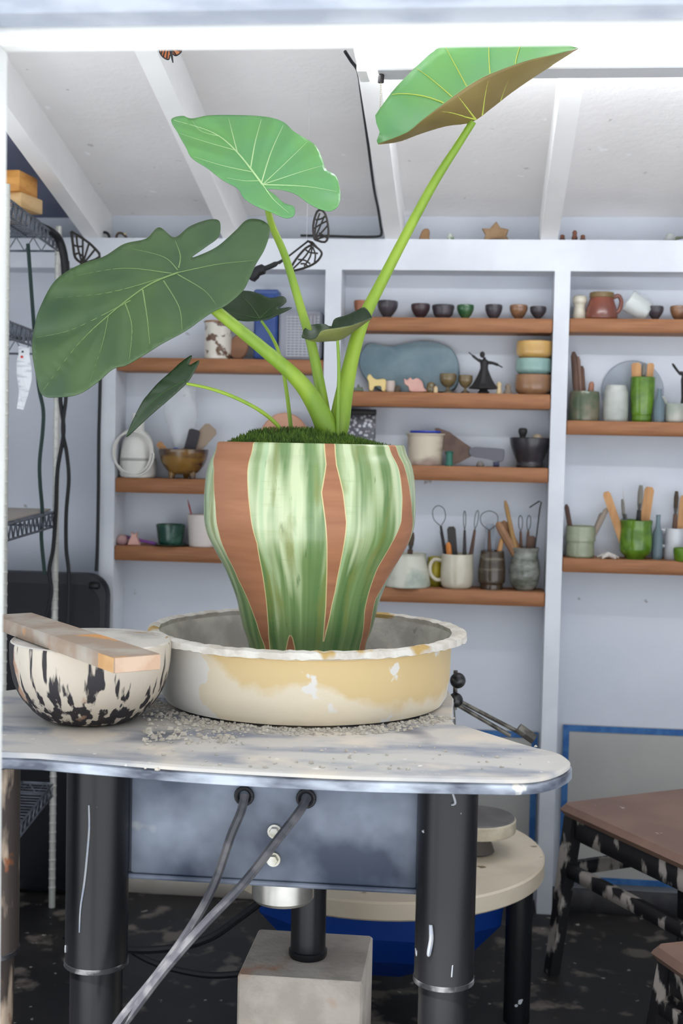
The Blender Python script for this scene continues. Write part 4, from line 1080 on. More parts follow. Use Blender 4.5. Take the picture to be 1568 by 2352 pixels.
# ------------------------------------------------------------------ things on the shelves
def tinybowl(px, w_, h, m, label, foot=.5, key='b1', feet=0, lump=0):
    hw = w_ / 2
    prof = [(hw * foot, 0), (hw * foot * .95, h * .12), (hw * (foot + .22), h * .3), (hw * .93, h * .6), (hw, h * .85), (hw * .97, h)]
    b, s = base(key, px)
    pr = smooth_prof([(r * s, z * s) for r, z in prof], 3)
    wob = (lambda a, j: .06 * lump * math.sin(3 * a + 1) + .04 * lump * math.sin(7 * a)) if lump else None
    o = MB().lathe(vessel_prof(pr, 2.5 * s), 28, wob=wob).build('tiny_bowl', m, loc=b)
    return tag(o, label, 'bowl', 'tiny bowls on the top shelves')
tinybowl(829, 34, 40, G_ORANGE, 'tiny orange-brown bowl behind the tall plant stem, leftmost of the row')
tinybowl(888, 46, 40, G_DARK, 'lumpy dark tiny bowl, largest rim at the left of the row', .42, lump=1)
tinybowl(965, 44, 34, G_MAROON, 'tiny maroon bowl on a narrow foot in the row', .45)
tinybowl(1017, 52, 32, G_DARK, 'wide dark tiny bowl between the maroon and the green one', .6)
tinybowl(1068, 40, 33, G_GREEN, 'tiny mottled green bowl in the middle of the row', .45)
tinybowl(1133, 40, 34, G_DARK, 'smooth dark tiny bowl standing alone right of the green one', .5)
tinybowl(1190, 42, 34, G_TAN, 'tiny tan bowl second from the right end of the row', .45)
tinybowl(1235, 38, 31, G_DARK, 'small dark bowl on feet at the right end of the row', .35)
o = tinybowl(1504, 38, 33, G_DARK, 'dark tiny bowl with green inside right of the red-brown jug', .4, 'c1')
tinybowl(1558, 42, 34, G_TAN, 'tiny tan bowl at the right edge of the photo', .5, 'c1')

def figure(name, label, cat, key, px, outline, m, th=.012, Y=None, group=None, bev=.003, dome=0):
    """outline in px relative to (px, shelf top), z up"""
    b, s = base(key, px, Y)
    ol = [(float(p[0]) * s, float(p[1]) * s) for p in outline]
    zmin = min(p[1] for p in ol)
    o = MB().prism(ol, -th / 2, th / 2, bev, dome).build(name, m, loc=(b.x, b.y, b.z - zmin + .0003))
    return tag(o, label, cat, group)
def oc(pts, sub=5): return [tuple(p) for p in cr(pts, sub, True)]
# blue whale-backed platter
PLAT = mat('blue_grey_glaze', (112, 132, 140), .18, c2=(90, 112, 124), scale=14, lo=.35, hi=.7, coat=.5, bump=.35, bscale=22)
figure('platter', 'blue-grey glazed fish-shaped platter leaning on the wall', 'platter', 'b2', 938,
       oc([(-60, 2), (-100, 30), (-116, 62), (-112, 92), (-96, 112), (-70, 110), (-48, 106), (-20, 111), (20, 119), (60, 117), (95, 103), (113, 72), (115, 35), (106, 10), (80, 2), (10, 0)]), PLAT, .018, 3.592, bev=.006, dome=.004)
PALE = mat('pale_yellow_clay', (214, 190, 130), .7); PINK = mat('pink_clay', (206, 162, 150), .7, c2=(196, 150, 140), scale=20)
figure('sheep_figurine', 'small yellow sheep-shaped figurine in front of the blue platter', 'figurine', 'b2', 866, oc([(-18, 0), (-20, 18), (-24, 30), (-18, 38), (-10, 30), (0, 26), (14, 28), (20, 22), (19, 0), (12, 0), (10, 10), (-6, 10), (-10, 0)], 3), PALE, .014, 3.525)
figure('cat_figurine', 'small pink cat-shaped figurine in front of the blue platter', 'figurine', 'b2', 953, oc([(-10, 0), (-16, 12), (-25, 18), (-26, 30), (-20, 27), (-12, 33), (-6, 28), (4, 32), (16, 24), (20, 10), (28, 2), (20, 0)], 3), PINK, .014, 3.525)
def peg(name, label, cat, key, px, prof, m, Y=3.525, n=16, group=None):
    b, s = base(key, px, Y)
    o = MB().lathe(smooth_prof([(r * s, z * s) for r, z in prof], 3), n).build(name, m, loc=b); return tag(o, label, cat, group)
GRN = mat('dusty_green_clay', (98, 110, 92), .8); DKC = mat('dark_clay', (78, 66, 54), .8); BONE = mat('bone_clay', (200, 178, 140), .7)
GP = 'tiny clay pieces on the middle shelf'
figure('pyramid_figurine', 'tiny dusty green pointed figurine at the left end of the middle shelf', 'figurine', 'b2', 822, [(-13, 0), (-9, 9), (-4, 7), (0, 17), (5, 8), (9, 10), (13, 0)], GRN, .014, 3.52)
peg('tiny_pot', 'tiny pinkish clay tumbler beside the sheep figurine', 'pot', 'b2', 896, [(9, 0), (11, 10), (10, 24), (8, 26), (1e-3, 26)], mat('greyish_pink_clay', (184, 168, 160), .7))
peg('tiny_pot', 'tiny dark brown clay lump under the platter', 'pot', 'b2', 912, [(7, 0), (8, 6), (5, 14), (1e-3, 15)], DKC)
peg('tiny_pot', 'tiny olive clay pot beside the pink cat figurine', 'pot', 'b2', 989, [(9, 0), (11, 10), (8, 22), (1e-3, 25)], G_OLIVE)
peg('tiny_peg', 'tiny bone-coloured peg between the olive pot and the goblet', 'figurine', 'b2', 1000, [(5, 0), (5, 10), (3, 14), (1e-3, 16)], BONE, 3.515)
peg('tiny_peg', 'tiny bone-coloured pawn right of the black dancer figurine', 'figurine', 'b2', 1145, [(7, 0), (6, 8), (5, 16), (6, 22), (3, 27), (1e-3, 28)], BONE)
peg('tiny_peg', 'tiny grey-brown figurine beside the stacked bowls', 'figurine', 'b2', 1166, [(11, 0), (9, 6), (6, 10), (7, 18), (4, 23), (1e-3, 24)], mat('grey_brown_clay', (126, 110, 96), .8))
def goblet(px, w_, h, label, handle=False):
    hw = w_ / 2
    prof = [(hw * .6, 0), (hw * .55, h * .08), (hw * .2, h * .18), (hw * .2, h * .3), (hw * .6, h * .42), (hw * .95, h * .65), (hw, h * .85), (hw * .98, h)]
    vessel('goblet', label, 'goblet', 'b2', px, prof, G_OLIVE, 2.5, 24, 3.53, 'olive goblets on the middle shelf')
goblet(1028, 40, 44, 'olive clay goblet overlapping the right end of the blue platter')
goblet(1068, 33, 41, 'smaller olive clay goblet left of the black dancer figurine')
# dancer
BLK = mat('matte_black_figure', (34, 32, 34), .6)
b, s = base('b2', 1110, 3.535)
t = thing('dancer_figurine', 'black figurine of a dancer with outstretched arms on the middle shelf', 'figurine', b)
MB().lathe(smooth_prof([(12 * s, 0), (13 * s, 4 * s), (10 * s, 10 * s), (34 * s, 12 * s), (26 * s, 22 * s), (17 * s, 38 * s), (10 * s, 55 * s), (9 * s, 62 * s), (10 * s, 72 * s), (8 * s, 77 * s), (3.5 * s, 80 * s), (3.5 * s, 84 * s)], 4), 24, wob=lambda a, j: .07 * math.sin(9 * a) * (1 if j < 24 else 0)).build('gown', BLK, t)
MB().ball((-5 * s, 0, 90 * s), 6 * s, 14, sz=1.25).build('head', BLK, t)
MB().tube(cr([(-3 * s, 0, 73 * s), (-15 * s, -.004, 78 * s), (-26 * s, -.008, 86 * s), (-36 * s, -.012, 94 * s)], 4), [4 * s] * 4 + [3 * s] * 5 + [1.4 * s] * 4, 8).build('arm', BLK, t)
MB().tube(cr([(5 * s, 0, 72 * s), (18 * s, -.002, 71 * s), (30 * s, -.004, 67 * s), (42 * s, -.006, 61 * s)], 4), [4 * s] * 4 + [3.4 * s] * 5 + [1.6 * s] * 4, 8).build('arm', BLK, t)
# stacked bowls
def sb(px, z0, w_, h, m, label):
    hw = w_ / 2; b, s = base('b2', px, 3.548)
    pr = smooth_prof([(r * s, z * s) for r, z in [(hw * .72, 0), (hw * .8, 2), (hw * .97, h * .25), (hw, h * .6), (hw * .97, h)]], 4)
    o = MB().lathe(vessel_prof(pr, 4 * s), 40).build('stacked_bowl', m, loc=(b.x, b.y, b.z + z0 * s)); tag(o, label, 'bowl', 'three bowls stacked on the middle shelf')
sb(1224, 0, 86, 45, G_BRN, 'brown bowl at the bottom of the stack of three')
sb(1224, 46, 85, 36, G_TURQ, 'turquoise bowl in the middle of the stack of three')
sb(1225, 83, 86, 39, G_YEL, 'yellow ochre bowl on top of the stack of three')

# shelf b3
TUB = mat('clay_stained_tub', (196, 184, 164), .5, c2=(140, 120, 108), scale=6, stretch=(1, 1, 2.2), lo=.48, hi=.6)
vessel('plastic_tub', 'clay-stained plastic tub with a blue lid edge beside the putty knife', 'tub', 'b3', 976, [(36, 0), (38, 4), (42, 60), (43, 72)], TUB, 2, 32,
       parts=[('lid_rim', lambda q, s: q.lathe([(43 * s, 70 * s), (46 * s, 70 * s), (46 * s, 73 * s), (43 * s, 73 * s)], 32, top=False), mat('tub_rim', (186, 176, 158), .5)),
              ('blue_lid', lambda q, s: q.lathe([(1e-6, 74 * s), (36 * s, 74 * s), (37 * s, 76 * s), (36 * s, 79 * s), (1e-6, 79 * s)], 32), mat('blue_lid', (40, 58, 160), .4))])
b, s = base('b3', 1075, 3.54)
t = thing('putty_knife', 'wide rusty brown putty knife with a grey handle on the shelf', 'putty knife', b)
MB().prism([(-80 * s, 86 * s), (-72 * s, 87 * s), (-45 * s, 78 * s), (-22 * s, 62 * s), (8 * s, 42 * s), (8 * s, 24 * s), (-20 * s, 8 * s), (-38 * s, 1 * s), (-48 * s, 14 * s), (-66 * s, 55 * s)], -.0015, .0015).build('blade', mat('rusty_blade', (104, 84, 74), .6, .3, c2=(84, 66, 60), scale=20), t)
MB().prism(oc([(4 * s, 43 * s), (40 * s, 44 * s), (76 * s, 42 * s), (82 * s, 36 * s), (80 * s, 16 * s), (70 * s, 12 * s), (40 * s, 18 * s), (4 * s, 25 * s)], 3), -.008, .008, .002).build('handle', mat('grey_handle', (92, 92, 100), .5), t)
MB().bbox((64 * s, 0, 6 * s), (14 * s, .014, 11.5 * s), .001).build('rest', mat('navy_block', (46, 52, 76), .6), t)
peg('spool', 'small teal spool between the tub and the putty knife', 'spool', 'b3', 1031, [(9, 0), (10, 4), (8, 8), (8, 28), (10, 32), (7, 34), (1e-3, 34)], mat('teal_plastic', (48, 104, 88), .5), 3.518)
peg('tiny_cup', 'small grey lump of clay under the knife handle', 'clay lump', 'b3', 1102, [(8, 0), (9, 4), (5, 12), (1e-3, 13)], mat('grey_clay_lump', (110, 104, 100), .8), 3.53)
t = vessel('mortar', 'black mortar bowl on a foot at the right end of the shelf', 'mortar', 'b3', 1215, [(30, 0), (31, 6), (29, 12), (36, 28), (44, 50), (47, 68)], mat('black_mortar_glaze', (34, 32, 36), .35, c2=(48, 44, 48), scale=30, coat=.3), 4, 36)
b, s = base('b3', 1198, 3.55)
tag(MB().lathe(smooth_prof([(8 * s, 12 * s), (8 * s, 60 * s), (7 * s, 72 * s), (10 * s, 80 * s), (10 * s, 88 * s), (6 * s, 91 * s), (1e-5, 91 * s)], 3), 16).build('pestle', BLK, loc=b), 'black pestle standing in the black mortar', 'pestle')
b, s = base('b3', 1232, 3.555)
tag(MB().lathe(smooth_prof([(14 * s, 55 * s), (13 * s, 70 * s), (6 * s, 77 * s), (1e-5, 79 * s)], 3), 14).build('clay_lump', mat('pale_clay_lump', (170, 154, 134), .8), loc=b), 'pale clay lump peeking out of the black mortar', 'clay lump')
# mesh grater behind the plant
b, s = base('b3', 822, 3.56)
t = thing('metal_grater', 'grey perforated metal grater with a black top edge behind the planter rim', 'grater', b)
def mesh_nodes(nt, N, L, bs):
    tc = N.new('ShaderNodeTexCoord'); v = N.new('ShaderNodeTexVoronoi'); v.inputs['Scale'].default_value = 95; L.new(tc.outputs['Object'], v.inputs['Vector'])
    r = N.new('ShaderNodeMapRange'); r.inputs[1].default_value = .3; r.inputs[2].default_value = .5; L.new(v.outputs['Distance'], r.inputs[0])
    x = N.new('ShaderNodeMix'); x.data_type = 'RGBA'; x.inputs[6].default_value = lin((178, 178, 184)); x.inputs[7].default_value = lin((84, 84, 90)); L.new(r.outputs[0], x.inputs[0]); L.new(x.outputs[2], bs.inputs['Base Color'])
    bs.inputs['Metallic'].default_value = .4; bs.inputs['Roughness'].default_value = .45
MB().bbox((0, 0, 56 * s), (76 * s, .012, 111 * s), .002).build('perforated_sheet', attr_mat('perforated_metal', mesh_nodes), t)
MB().bbox((0, -.001, 118 * s), (78 * s, .016, 13 * s), .002).build('top_edge', BLK, t)

# -------- mugs with tools on the lowest shelf
def cup(name, label, key, px, prof, m, wall=3, handle=None, Y=None, n=32, cat='cup', group=None):
    parts = None
    if handle:
        hp, hr = handle
        parts = [('handle', lambda q, s: q.tube(cr([(x * s, 0, z * s) for x, z in hp], 5), hr * s, 8), m)]
    return vessel(name, label, cat, key, px, prof, m, wall, n, Y, group, parts)
cup('wide_pot', 'white-green glazed wide pot holding brushes behind the planter', 'b4', 934, [(52, 0), (54, 5), (50, 30), (42, 68), (44, 76)], G_WGREEN, cat='pot')
cup('cream_mug', 'cream mug with a left handle holding clay tools', 'b4', 1048, [(30, 0), (36, 8), (38, 35), (37, 60), (37, 78)], G_CREAM, handle=([(-35, 62), (-52, 64), (-62, 50), (-60, 30), (-48, 18), (-34, 18)], 4.5))
cup('yellow_cup', 'yellow cup showing through the handle of the cream mug', 'b4', 997, [(14, 0), (17, 10), (17, 50), (16, 66)], mat('yellow_glaze', (176, 160, 40), .35, c2=(150, 136, 34), scale=14), Y=3.585)
cup('brown_tumbler', 'dark brown banded tumbler with a pale foot holding wooden tools', 'b4', 1128, [(26, 0), (27, 14), (31, 18), (31, 50), (27, 88)], G_STRIPE)
cup('grey_jar', 'rounded grey-green swirled jar full of tools at the right end of the shelf', 'b4', 1203, [(20, 0), (30, 12), (36, 38), (34, 62), (30, 82), (33, 98)], G_GREY, cat='jar')
def tool(kind, label, key, x0, z0, x1, z1, w_, m, Y=3.555, dy=.0, m2=None, head=None):
    """from (x0, z0 px above shelf) to (x1, z1)"""
    b, s = base(key, x0, Y); sgn = 1
    a = Vector((0, 0, z0 * s)); e = Vector(((x1 - x0) * s, dy, z1 * s)); d = (e - a); L_ = d.length; d.normalize(); r = w_ / 2 * s
    lab = label
    if kind == 'stick':
        o = MB().tube([a, a.lerp(e, .5), a.lerp(e, .93), e], [r * .9, r, r * .9, r * .4], 8).build('wooden_tool', m, loc=b); return tag(o, lab, 'tool', 'tools standing in the cups')
    if kind == 'flat':
        sd_ = d.cross(Vector((0, 1, 0))).normalized()
        q = MB(); ol = [a - sd_ * r, a + sd_ * r, a.lerp(e, .95) + sd_ * r, e + sd_ * r * .6, e - sd_ * r * .6, a.lerp(e, .95) - sd_ * r]
        n_ = len(ol); q.add([v + Vector((0, -.002, 0)) for v in ol] + [v + Vector((0, .002, 0)) for v in ol], [tuple(range(n_)), tuple(range(2 * n_ - 1, n_ - 1, -1))] + [((i + 1) % n_, i, n_ + i, n_ + (i + 1) % n_) for i in range(n_)])
        o = q.build('wooden_paddle', m, loc=b, smooth=False); return tag(o, lab, 'tool', 'tools standing in the cups')
    t = thing({'loop': 'loop_tool', 'brush': 'brush', 'knife': 'clay_knife'}[kind], lab, {'loop': 'tool', 'brush': 'brush', 'knife': 'tool'}[kind], b, 0, 'tools standing in the cups')
    if kind == 'loop':
        f = a.lerp(e, .72)
        MB().tube([a, a.lerp(e, .4), f], [r * .8, r, r * .6], 8).build('handle', m, t)
        sd_ = d.cross(Vector((0, 1, 0))).normalized(); hw = (head or 6) * s / 2
        lp = [f, f.lerp(e, .35) + sd_ * hw, f.lerp(e, .8) + sd_ * hw, e, f.lerp(e, .8) - sd_ * hw, f.lerp(e, .35) - sd_ * hw, f]
        MB().tube(cr([tuple(v) for v in lp], 4), 1.0 * s, 6).build('wire_loop', m2 or DKSTEEL, t)
    elif kind == 'brush':
        f = a.lerp(e, .62); g = a.lerp(e, .72)
        MB().tube([a, a.lerp(e, .3), f], [r * .5, r * .6, r * .45], 8).build('handle', m, t)
        MB().tube([f, g], [r * .55, r], 10, flat=.5).build('ferrule', STEEL, t)
        MB().tube([g, g.lerp(e, .6), e], [r, r * 1.1, r * .7], 10, flat=.5).build('bristles', m2 or BRISTLE, t)
    elif kind == 'knife':
        f = a.lerp(e, .55)
        MB().tube([a, f], [r, r * .8], 8).build('handle', m, t)
        MB().tube([f, f.lerp(e, .6), e], [r * .6, r * .8, r * .1], 8, flat=.3).build('blade', m2 or DKSTEEL, t)
    return t
K4 = 'b4'
tool('brush', 'dark bristled brush leaning in the white-green pot', K4, 935, 20, 943, 124, 26, WOODD, m2=DKC)
tool('loop', 'wide wire loop tool on a dark handle in the cream mug', K4, 1030, 20, 1000, 188, 9, BLK, head=26)
tool('knife', 'black clay knife with a metal tip leaning left in the cream mug', K4, 1035, 20, 1006, 130, 12, BLK, Y=3.56)
tool('stick', 'orange-handled tool low in the cream mug', K4, 1036, 20, 1026, 105, 14, mat('orange_handle', (186, 112, 44), .5), Y=3.545)
tool('flat', 'grey metal scraper standing in the cream mug', K4, 1044, 20, 1032, 140, 20, DKSTEEL, Y=3.565)
tool('loop', 'slim double-ended loop tool standing upright in the cream mug', K4, 1066, 20, 1062, 178, 9, DKSTEEL, head=5)
tool('loop', 'slim loop tool leaning right in the cream mug', K4, 1072, 20, 1092, 180, 10, WOODD, head=7)
tool('loop', 'round wire loop tool curling out of the brown tumbler', K4, 1124, 20, 1118, 180, 9, WOODD, head=36)
tool('flat', 'bluish glass scraper standing in the brown tumbler', K4, 1122, 20, 1122, 150, 22, mat('blue_grey_glass', (120, 128, 140), .2), Y=3.565)
tool('stick', 'short wooden stick leaning right in the brown tumbler', K4, 1132, 30, 1150, 120, 12, WOODT, Y=3.55)
tool('stick', 'thick tan wooden rib leaning left out of the grey jar', K4, 1202, 50, 1138, 156, 22, mat('tan_rib_wood', (150, 112, 80), .6, c2=(132, 96, 68), scale=14), Y=3.545)
tool('stick', 'second tan wooden rib leaning left out of the grey jar, behind the first', K4, 1206, 50, 1150, 158, 20, mat('tan_rib_wood', (150, 112, 80), .6), Y=3.562)
tool('stick', 'long pointed wooden tool crossing the grey jar and leaning left', K4, 1194, 40, 1154, 207, 11, mat('needle_tool_wood', (150, 116, 70), .6), Y=3.54)
tool('loop', 'small loop tool upright in the grey jar, left of its twin', K4, 1196, 40, 1190, 172, 9, WOODD, Y=3.56, head=8)
tool('loop', 'small loop tool upright in the grey jar, right of its twin', K4, 1206, 40, 1210, 172, 9, WOODD, Y=3.565, head=8)
tool('flat', 'brown wooden block tool at the right side of the grey jar', K4, 1216, 40, 1216, 125, 22, WOODD, Y=3.56)
b, s = base(K4, 1220, 3.55)
tag(MB().tube([(0, 0, 40 * s), (14 * s, 0, 190 * s), (17 * s, 0, 205 * s), (12 * s, 0, 207 * s), (-10 * s, 0, 192 * s)], 1.8 * s, 6).build('bent_wire', DKSTEEL, loc=b), 'thin metal rod bent over at the top standing in the grey jar', 'wire tool')

# -------- right bay, lowest shelf
cup('sage_pot', 'pale sage-green pot with two sticks beside the right stud', 'c3', 1331, [(30, 0), (33, 6), (32, 36), (35, 40), (34, 72)], G_SAGE, cat='pot')
cup('green_mug', 'bright green glazed cup full of brushes beside the white starfish', 'c3', 1458, [(22, 0), (24, 5), (36, 18), (38, 45), (36, 70), (38, 90)], G_LIME)
tool('stick', 'dark stick leaning left in the sage-green pot', 'c3', 1316, 20, 1296, 122, 12, WOODD)
tool('stick', 'grey-brown stick leaning right in the sage-green pot', 'c3', 1346, 20, 1390, 116, 13, mat('grey_stick', (142, 128, 116), .7))
tool('stick', 'second stick leaning right in the sage-green pot, just below the grey-brown one', 'c3', 1350, 20, 1378, 104, 11, mat('grey_stick2', (122, 108, 98), .7), Y=3.565)
tool('flat', 'tan wooden paddle leaning left in the bright green cup', 'c3', 1436, 20, 1386, 155, 18, WOODT, Y=3.548)
tool('flat', 'broad tan wooden paddle upright at the right side of the bright green cup', 'c3', 1470, 20, 1486, 168, 22, WOODT, Y=3.562)
tool('brush', 'wide grey-bristled brush upright in the bright green cup', 'c3', 1460, 20, 1466, 172, 22, BLK, Y=3.552)
tool('knife', 'pale pointed tool standing behind the brushes in the bright green cup', 'c3', 1442, 20, 1424, 170, 9, STEEL, m2=mat('pale_plastic', (206, 204, 196), .5), Y=3.566)
tool('brush', 'small blue-grey brush left of the wide one in the bright green cup', 'c3', 1436, 20, 1424, 138, 13, mat('blue_grey_paint', (66, 80, 100), .5), Y=3.556)
b, s = base('c3', 1396, 3.53)
t = thing('starfish', 'white dried starfish lying between the sage pot and the bright green cup', 'starfish', b)
STAR = mat('white_starfish', (206, 200, 194), .8, c2=(184, 176, 170), scale=40)
MB().ball((0, 0, 9 * s), 8 * s, 12, sz=.8).build('disc', STAR, t)
for k in range(5):
    a_ = math.radians(90 + 72 * k)
    e = Vector((math.cos(a_) * 26 * s, math.sin(a_) * 26 * s * .9, 2.6 * s))
    MB().tube([(0, 0, 9 * s), tuple(Vector((0, 0, 9 * s)).lerp(e, .5) + Vector((0, 0, 1 * s))), tuple(e)], [6 * s, 4.5 * s, 2.2 * s], 8).build('arm', STAR, t)
GLASS = mat('clear_glass', (232, 236, 232), .08, alpha=.34, spec=.8)
GLASS2 = mat('cloudy_glass', (206, 208, 202), .2, c2=(184, 188, 182), scale=10, alpha=.6, spec=.8)
peg('glass_bottle', 'slim bluish glass bottle right of the bright green cup', 'bottle', 'c3', 1508, [(11, 0), (12, 6), (12, 58), (6, 76), (5, 100), (6, 104), (1e-3, 104)], mat('bluish_glass', (140, 160, 170), .15, trans=.5, ior=1.25), 3.56)
cup('white_handled_mug', 'pale grey mug with a white ring handle at the right of the lowest shelf', 'c3', 1546, [(20, 0), (22, 4), (22, 40), (22, 72)], mat('pale_grey_glaze', (190, 192, 196), .3, c2=(170, 172, 178), scale=10, coat=.3), handle=([(-20, 66), (-34, 68), (-42, 52), (-36, 34), (-20, 30)], 4.5), Y=3.572)
cup('green_pot', 'low bright green pot cut by the right edge of the photo', 'c3', 1572, [(22, 0), (24, 4), (27, 20), (27, 30)], G_LIME, Y=3.522)
tool('flat', 'tan wooden paddle standing in the pale grey mug at the right edge', 'c3', 1556, 20, 1566, 150, 18, WOODT, Y=3.578)
tool('brush', 'dark tangled brush leaning in the pale grey mug at the right edge', 'c3', 1545, 20, 1548, 160, 20, WOODD, m2=DKC, Y=3.570)

# -------- right bay, middle shelf
cup('mottled_jar', 'mottled olive-green glossy jar holding brown sticks beside the right stud', 'c2', 1340, [(33, 0), (35, 6), (35, 55), (33, 68)], G_MOTTLE, cat='jar')
for k, (x0, x1, z1, wq, lab) in enumerate(((1326, 1312, 160, 16, 'tall brown stick leaning on the stud in the mottled jar'), (1334, 1322, 150, 12, 'second tall brown stick in the mottled jar'), (1340, 1332, 128, 12, 'shorter dark stick in the middle of the mottled jar'), (1350, 1356, 92, 14, 'short pinkish stick at the right of the mottled jar'))):
    tool('stick', lab, 'c2', x0, 20, x1, z1, wq, (WOODD, mat('grey_brown_stick', (116, 92, 80), .7), WOODD, mat('pinkish_stick', (158, 110, 90), .7))[k], Y=3.548 + .006 * k)
cup('glass_jar', 'cloudy glass jar between the mottled jar and the tall green cup', 'c2', 1412, [(26, 0), (29, 6), (29, 62), (26, 74), (24, 84)], GLASS2, 2, cat='jar')
cup('tall_green_cup', 'tall lime-green cup on a dark foot holding brushes on the middle right shelf', 'c2', 1473, [(22, 0), (24, 6), (23, 14), (25, 22), (28, 60), (29, 104)], G_LIME)
tool('flat', 'short tan wooden rib in the tall lime-green cup', 'c2', 1462, 40, 1456, 138, 22, WOODT, Y=3.548)
tool('flat', 'tan wooden block at the right of the tall lime-green cup', 'c2', 1484, 40, 1490, 138, 16, WOODT, Y=3.56)
tool('brush', 'grey-bristled brush in the tall lime-green cup', 'c2', 1473, 40, 1474, 136, 18, BLK, Y=3.553)
peg('glass_bottle', 'grey-blue glass bottle right of the tall lime-green cup', 'bottle', 'c2', 1512, [(12, 0), (13, 6), (12, 45), (6, 60), (5, 76), (6, 78), (1e-3, 78)], mat('bluish_glass', (140, 160, 170), .15, trans=.5, ior=1.25), 3.535)
cup('sage_mug', 'small grey-green mug with a white ring handle at the right edge of the middle shelf', 'c2', 1548, [(18, 0), (22, 6), (23, 30), (22, 44)], mat('grey_green_glaze', (136, 144, 134), .3, c2=(170, 170, 160), scale=10, coat=.3), handle=([(-20, 44), (-28, 58), (-38, 50), (-36, 30), (-22, 22)], 4), Y=3.54)
b, s = base('c2', 1450, 3.598)
pl = MB().lathe([(1e-6, 0), (68 * s, 0), (72 * s, .003), (70 * s, .006), (1e-6, .004)], 48)
o = pl.build('round_plate', mat('blue_grey_plate', (150, 158, 168), .3, c2=(130, 138, 150), scale=6, coat=.3), loc=(b.x, 3.606, b.z + 72.3 * s), rot=(math.radians(90), 0, 0))
tag(o, 'large blue-grey round plate standing on edge behind the tall lime-green cup', 'plate')
b, s = base('c2', 1572, 3.55)
tag(MB().tube(cr([(0, 0, 3 * s), (-2 * s, 0, 60 * s), (-6 * s, 0, 110 * s), (-18 * s, -.003, 118 * s), (-34 * s, -.006, 138 * s)], 4), [10 * s] * 4 + [8 * s] * 4 + [5 * s] * 4 + [3 * s] * 4 + [1.5 * s], 8).build('dark_figurine', BLK, loc=b), 'black figurine with a raised arm cut by the right edge of the photo', 'figurine')

# -------- right bay, top shelf
peg('salt_shaker', 'cream ceramic salt shaker beside the red-brown jug', 'shaker', 'c1', 1330, [(14, 0), (15, 6), (13, 26), (13, 34), (17, 42), (15, 53), (6, 57), (1e-3, 58)], G_CREAM, 3.545)
b_, s_ = base('c1', 1382, 3.545)
vessel('jug', 'red-brown glazed jug with a right handle on the top right shelf', 'jug', 'c1', 1380, [(34, 0), (38, 4), (36, 22), (30, 42), (27, 52), (27, 62)], G_REDB, 3, 36, 3.545, None,
       [('handle', lambda q, s: q.tube(cr([(26 * s, 0, 52 * s), (38 * s, 0, 56 * s), (45 * s, 0, 44 * s), (42 * s, 0, 26 * s), (32 * s, 0, 14 * s)], 5), 5 * s, 10), G_REDB),
        ('collar', lambda q, s: q.lathe([(27 * s, 50 * s), (28.5 * s, 52 * s), (28.2 * s, 62.5 * s), (26 * s, 63.5 * s)], 36, top=False), mat('olive_collar', (112, 92, 58), .35))])
b, s = base('c1', 1466, 3.56)
t = thing('glass_pitcher', 'clear glass dish tilted against the wall right of the jug', 'glass dish', b)
R_ = Matrix.Rotation(math.radians(-58), 3, 'Y')
q = MB().lathe(vessel_prof([(10 * s, 0), (22 * s, 6 * s), (26 * s, 24 * s), (27 * s, 60 * s)], 2.2 * s), 28)
q.v = [tuple(R_ @ Vector(v)) for v in q.v]; mz = min(v[2] for v in q.v); q.v = [(v[0] + 26 * s, v[1], v[2] - mz + .0005) for v in q.v]
q.build('glass_body', GLASS, t)

# -------- left bay
MUGB = mat('white_mug_brown_brushwork', (206, 200, 188), .3, c2=(96, 68, 48), scale=34, lo=.56, hi=.60, coat=.4)
vessel('painted_mug', 'white mug with brown brushwork beside the blue box', 'mug', 'a1', 500, [(28, 0), (30, 4), (31, 40), (30, 72), (32, 84)], MUGB, 3, 32, 3.545, None,
       [('brown_rim', lambda q, s: q.lathe([(31.5 * s, 82 * s), (33 * s, 83 * s), (32.6 * s, 86 * s), (30 * s, 86.5 * s)], 32, top=False), G_BRN)])
b, s = base('a1', 547, 3.545)
o = MB().lathe([(1e-6, -.006), (20 * s, -.006), (22 * s, -.003), (22 * s, .003), (20 * s, .006), (1e-6, .006)], 32, sy=1.35).build('clay_disc', mat('brown_disc_clay', (134, 96, 70), .7, c2=(118, 82, 60), scale=16), loc=(b.x, 3.55, b.z + 29 * s), rot=(math.radians(78), math.radians(6), 0))
tag(o, 'brown clay disc leaning beside the painted mug', 'clay disc')
b, s = base('a1', 612, 3.56)
t = thing('blue_box', 'tall dark blue printed box standing behind the plant', 'box', b)
MB().bbox((0, 0, 79 * s), (54 * s, .06, 157 * s), .006).build('carton', mat('blue_print', (46, 70, 128), .4, c2=(66, 92, 150), scale=14, lo=.45, hi=.7), t)
MB().bbox((0, 0, 152 * s), (55 * s, .061, 12 * s), .004).build('lid', mat('blue_lid_print', (70, 90, 140), .4), t)
b, s = base('a1', 692, 3.56)
t = thing('grille_box', 'light grey box with a gridded front beside the middle stud', 'box', b)
MB().bbox((0, 0, 55 * s), (98 * s, .07, 109 * s), .006).build('case', mat('grey_case', (146, 148, 158), .5), t)
q = MB()
for k in range(15): q.box((6 * s, -.0362, (10 + k * 6.2) * s), (76 * s, .002, 2.2 * s))
for k in range(9): q.box(((-30 + k * 9) * s, -.0366, 54 * s), (1.6 * s, .002, 92 * s))
q.build('grille', mat('grille_grey', (172, 174, 180), .5), t, smooth=False)
MB().box((22 * s, -.0362, 88 * s), (30 * s, .0025, 34 * s)).build('label_patch', mat('grey_patch', (122, 120, 128), .6), t, smooth=False)
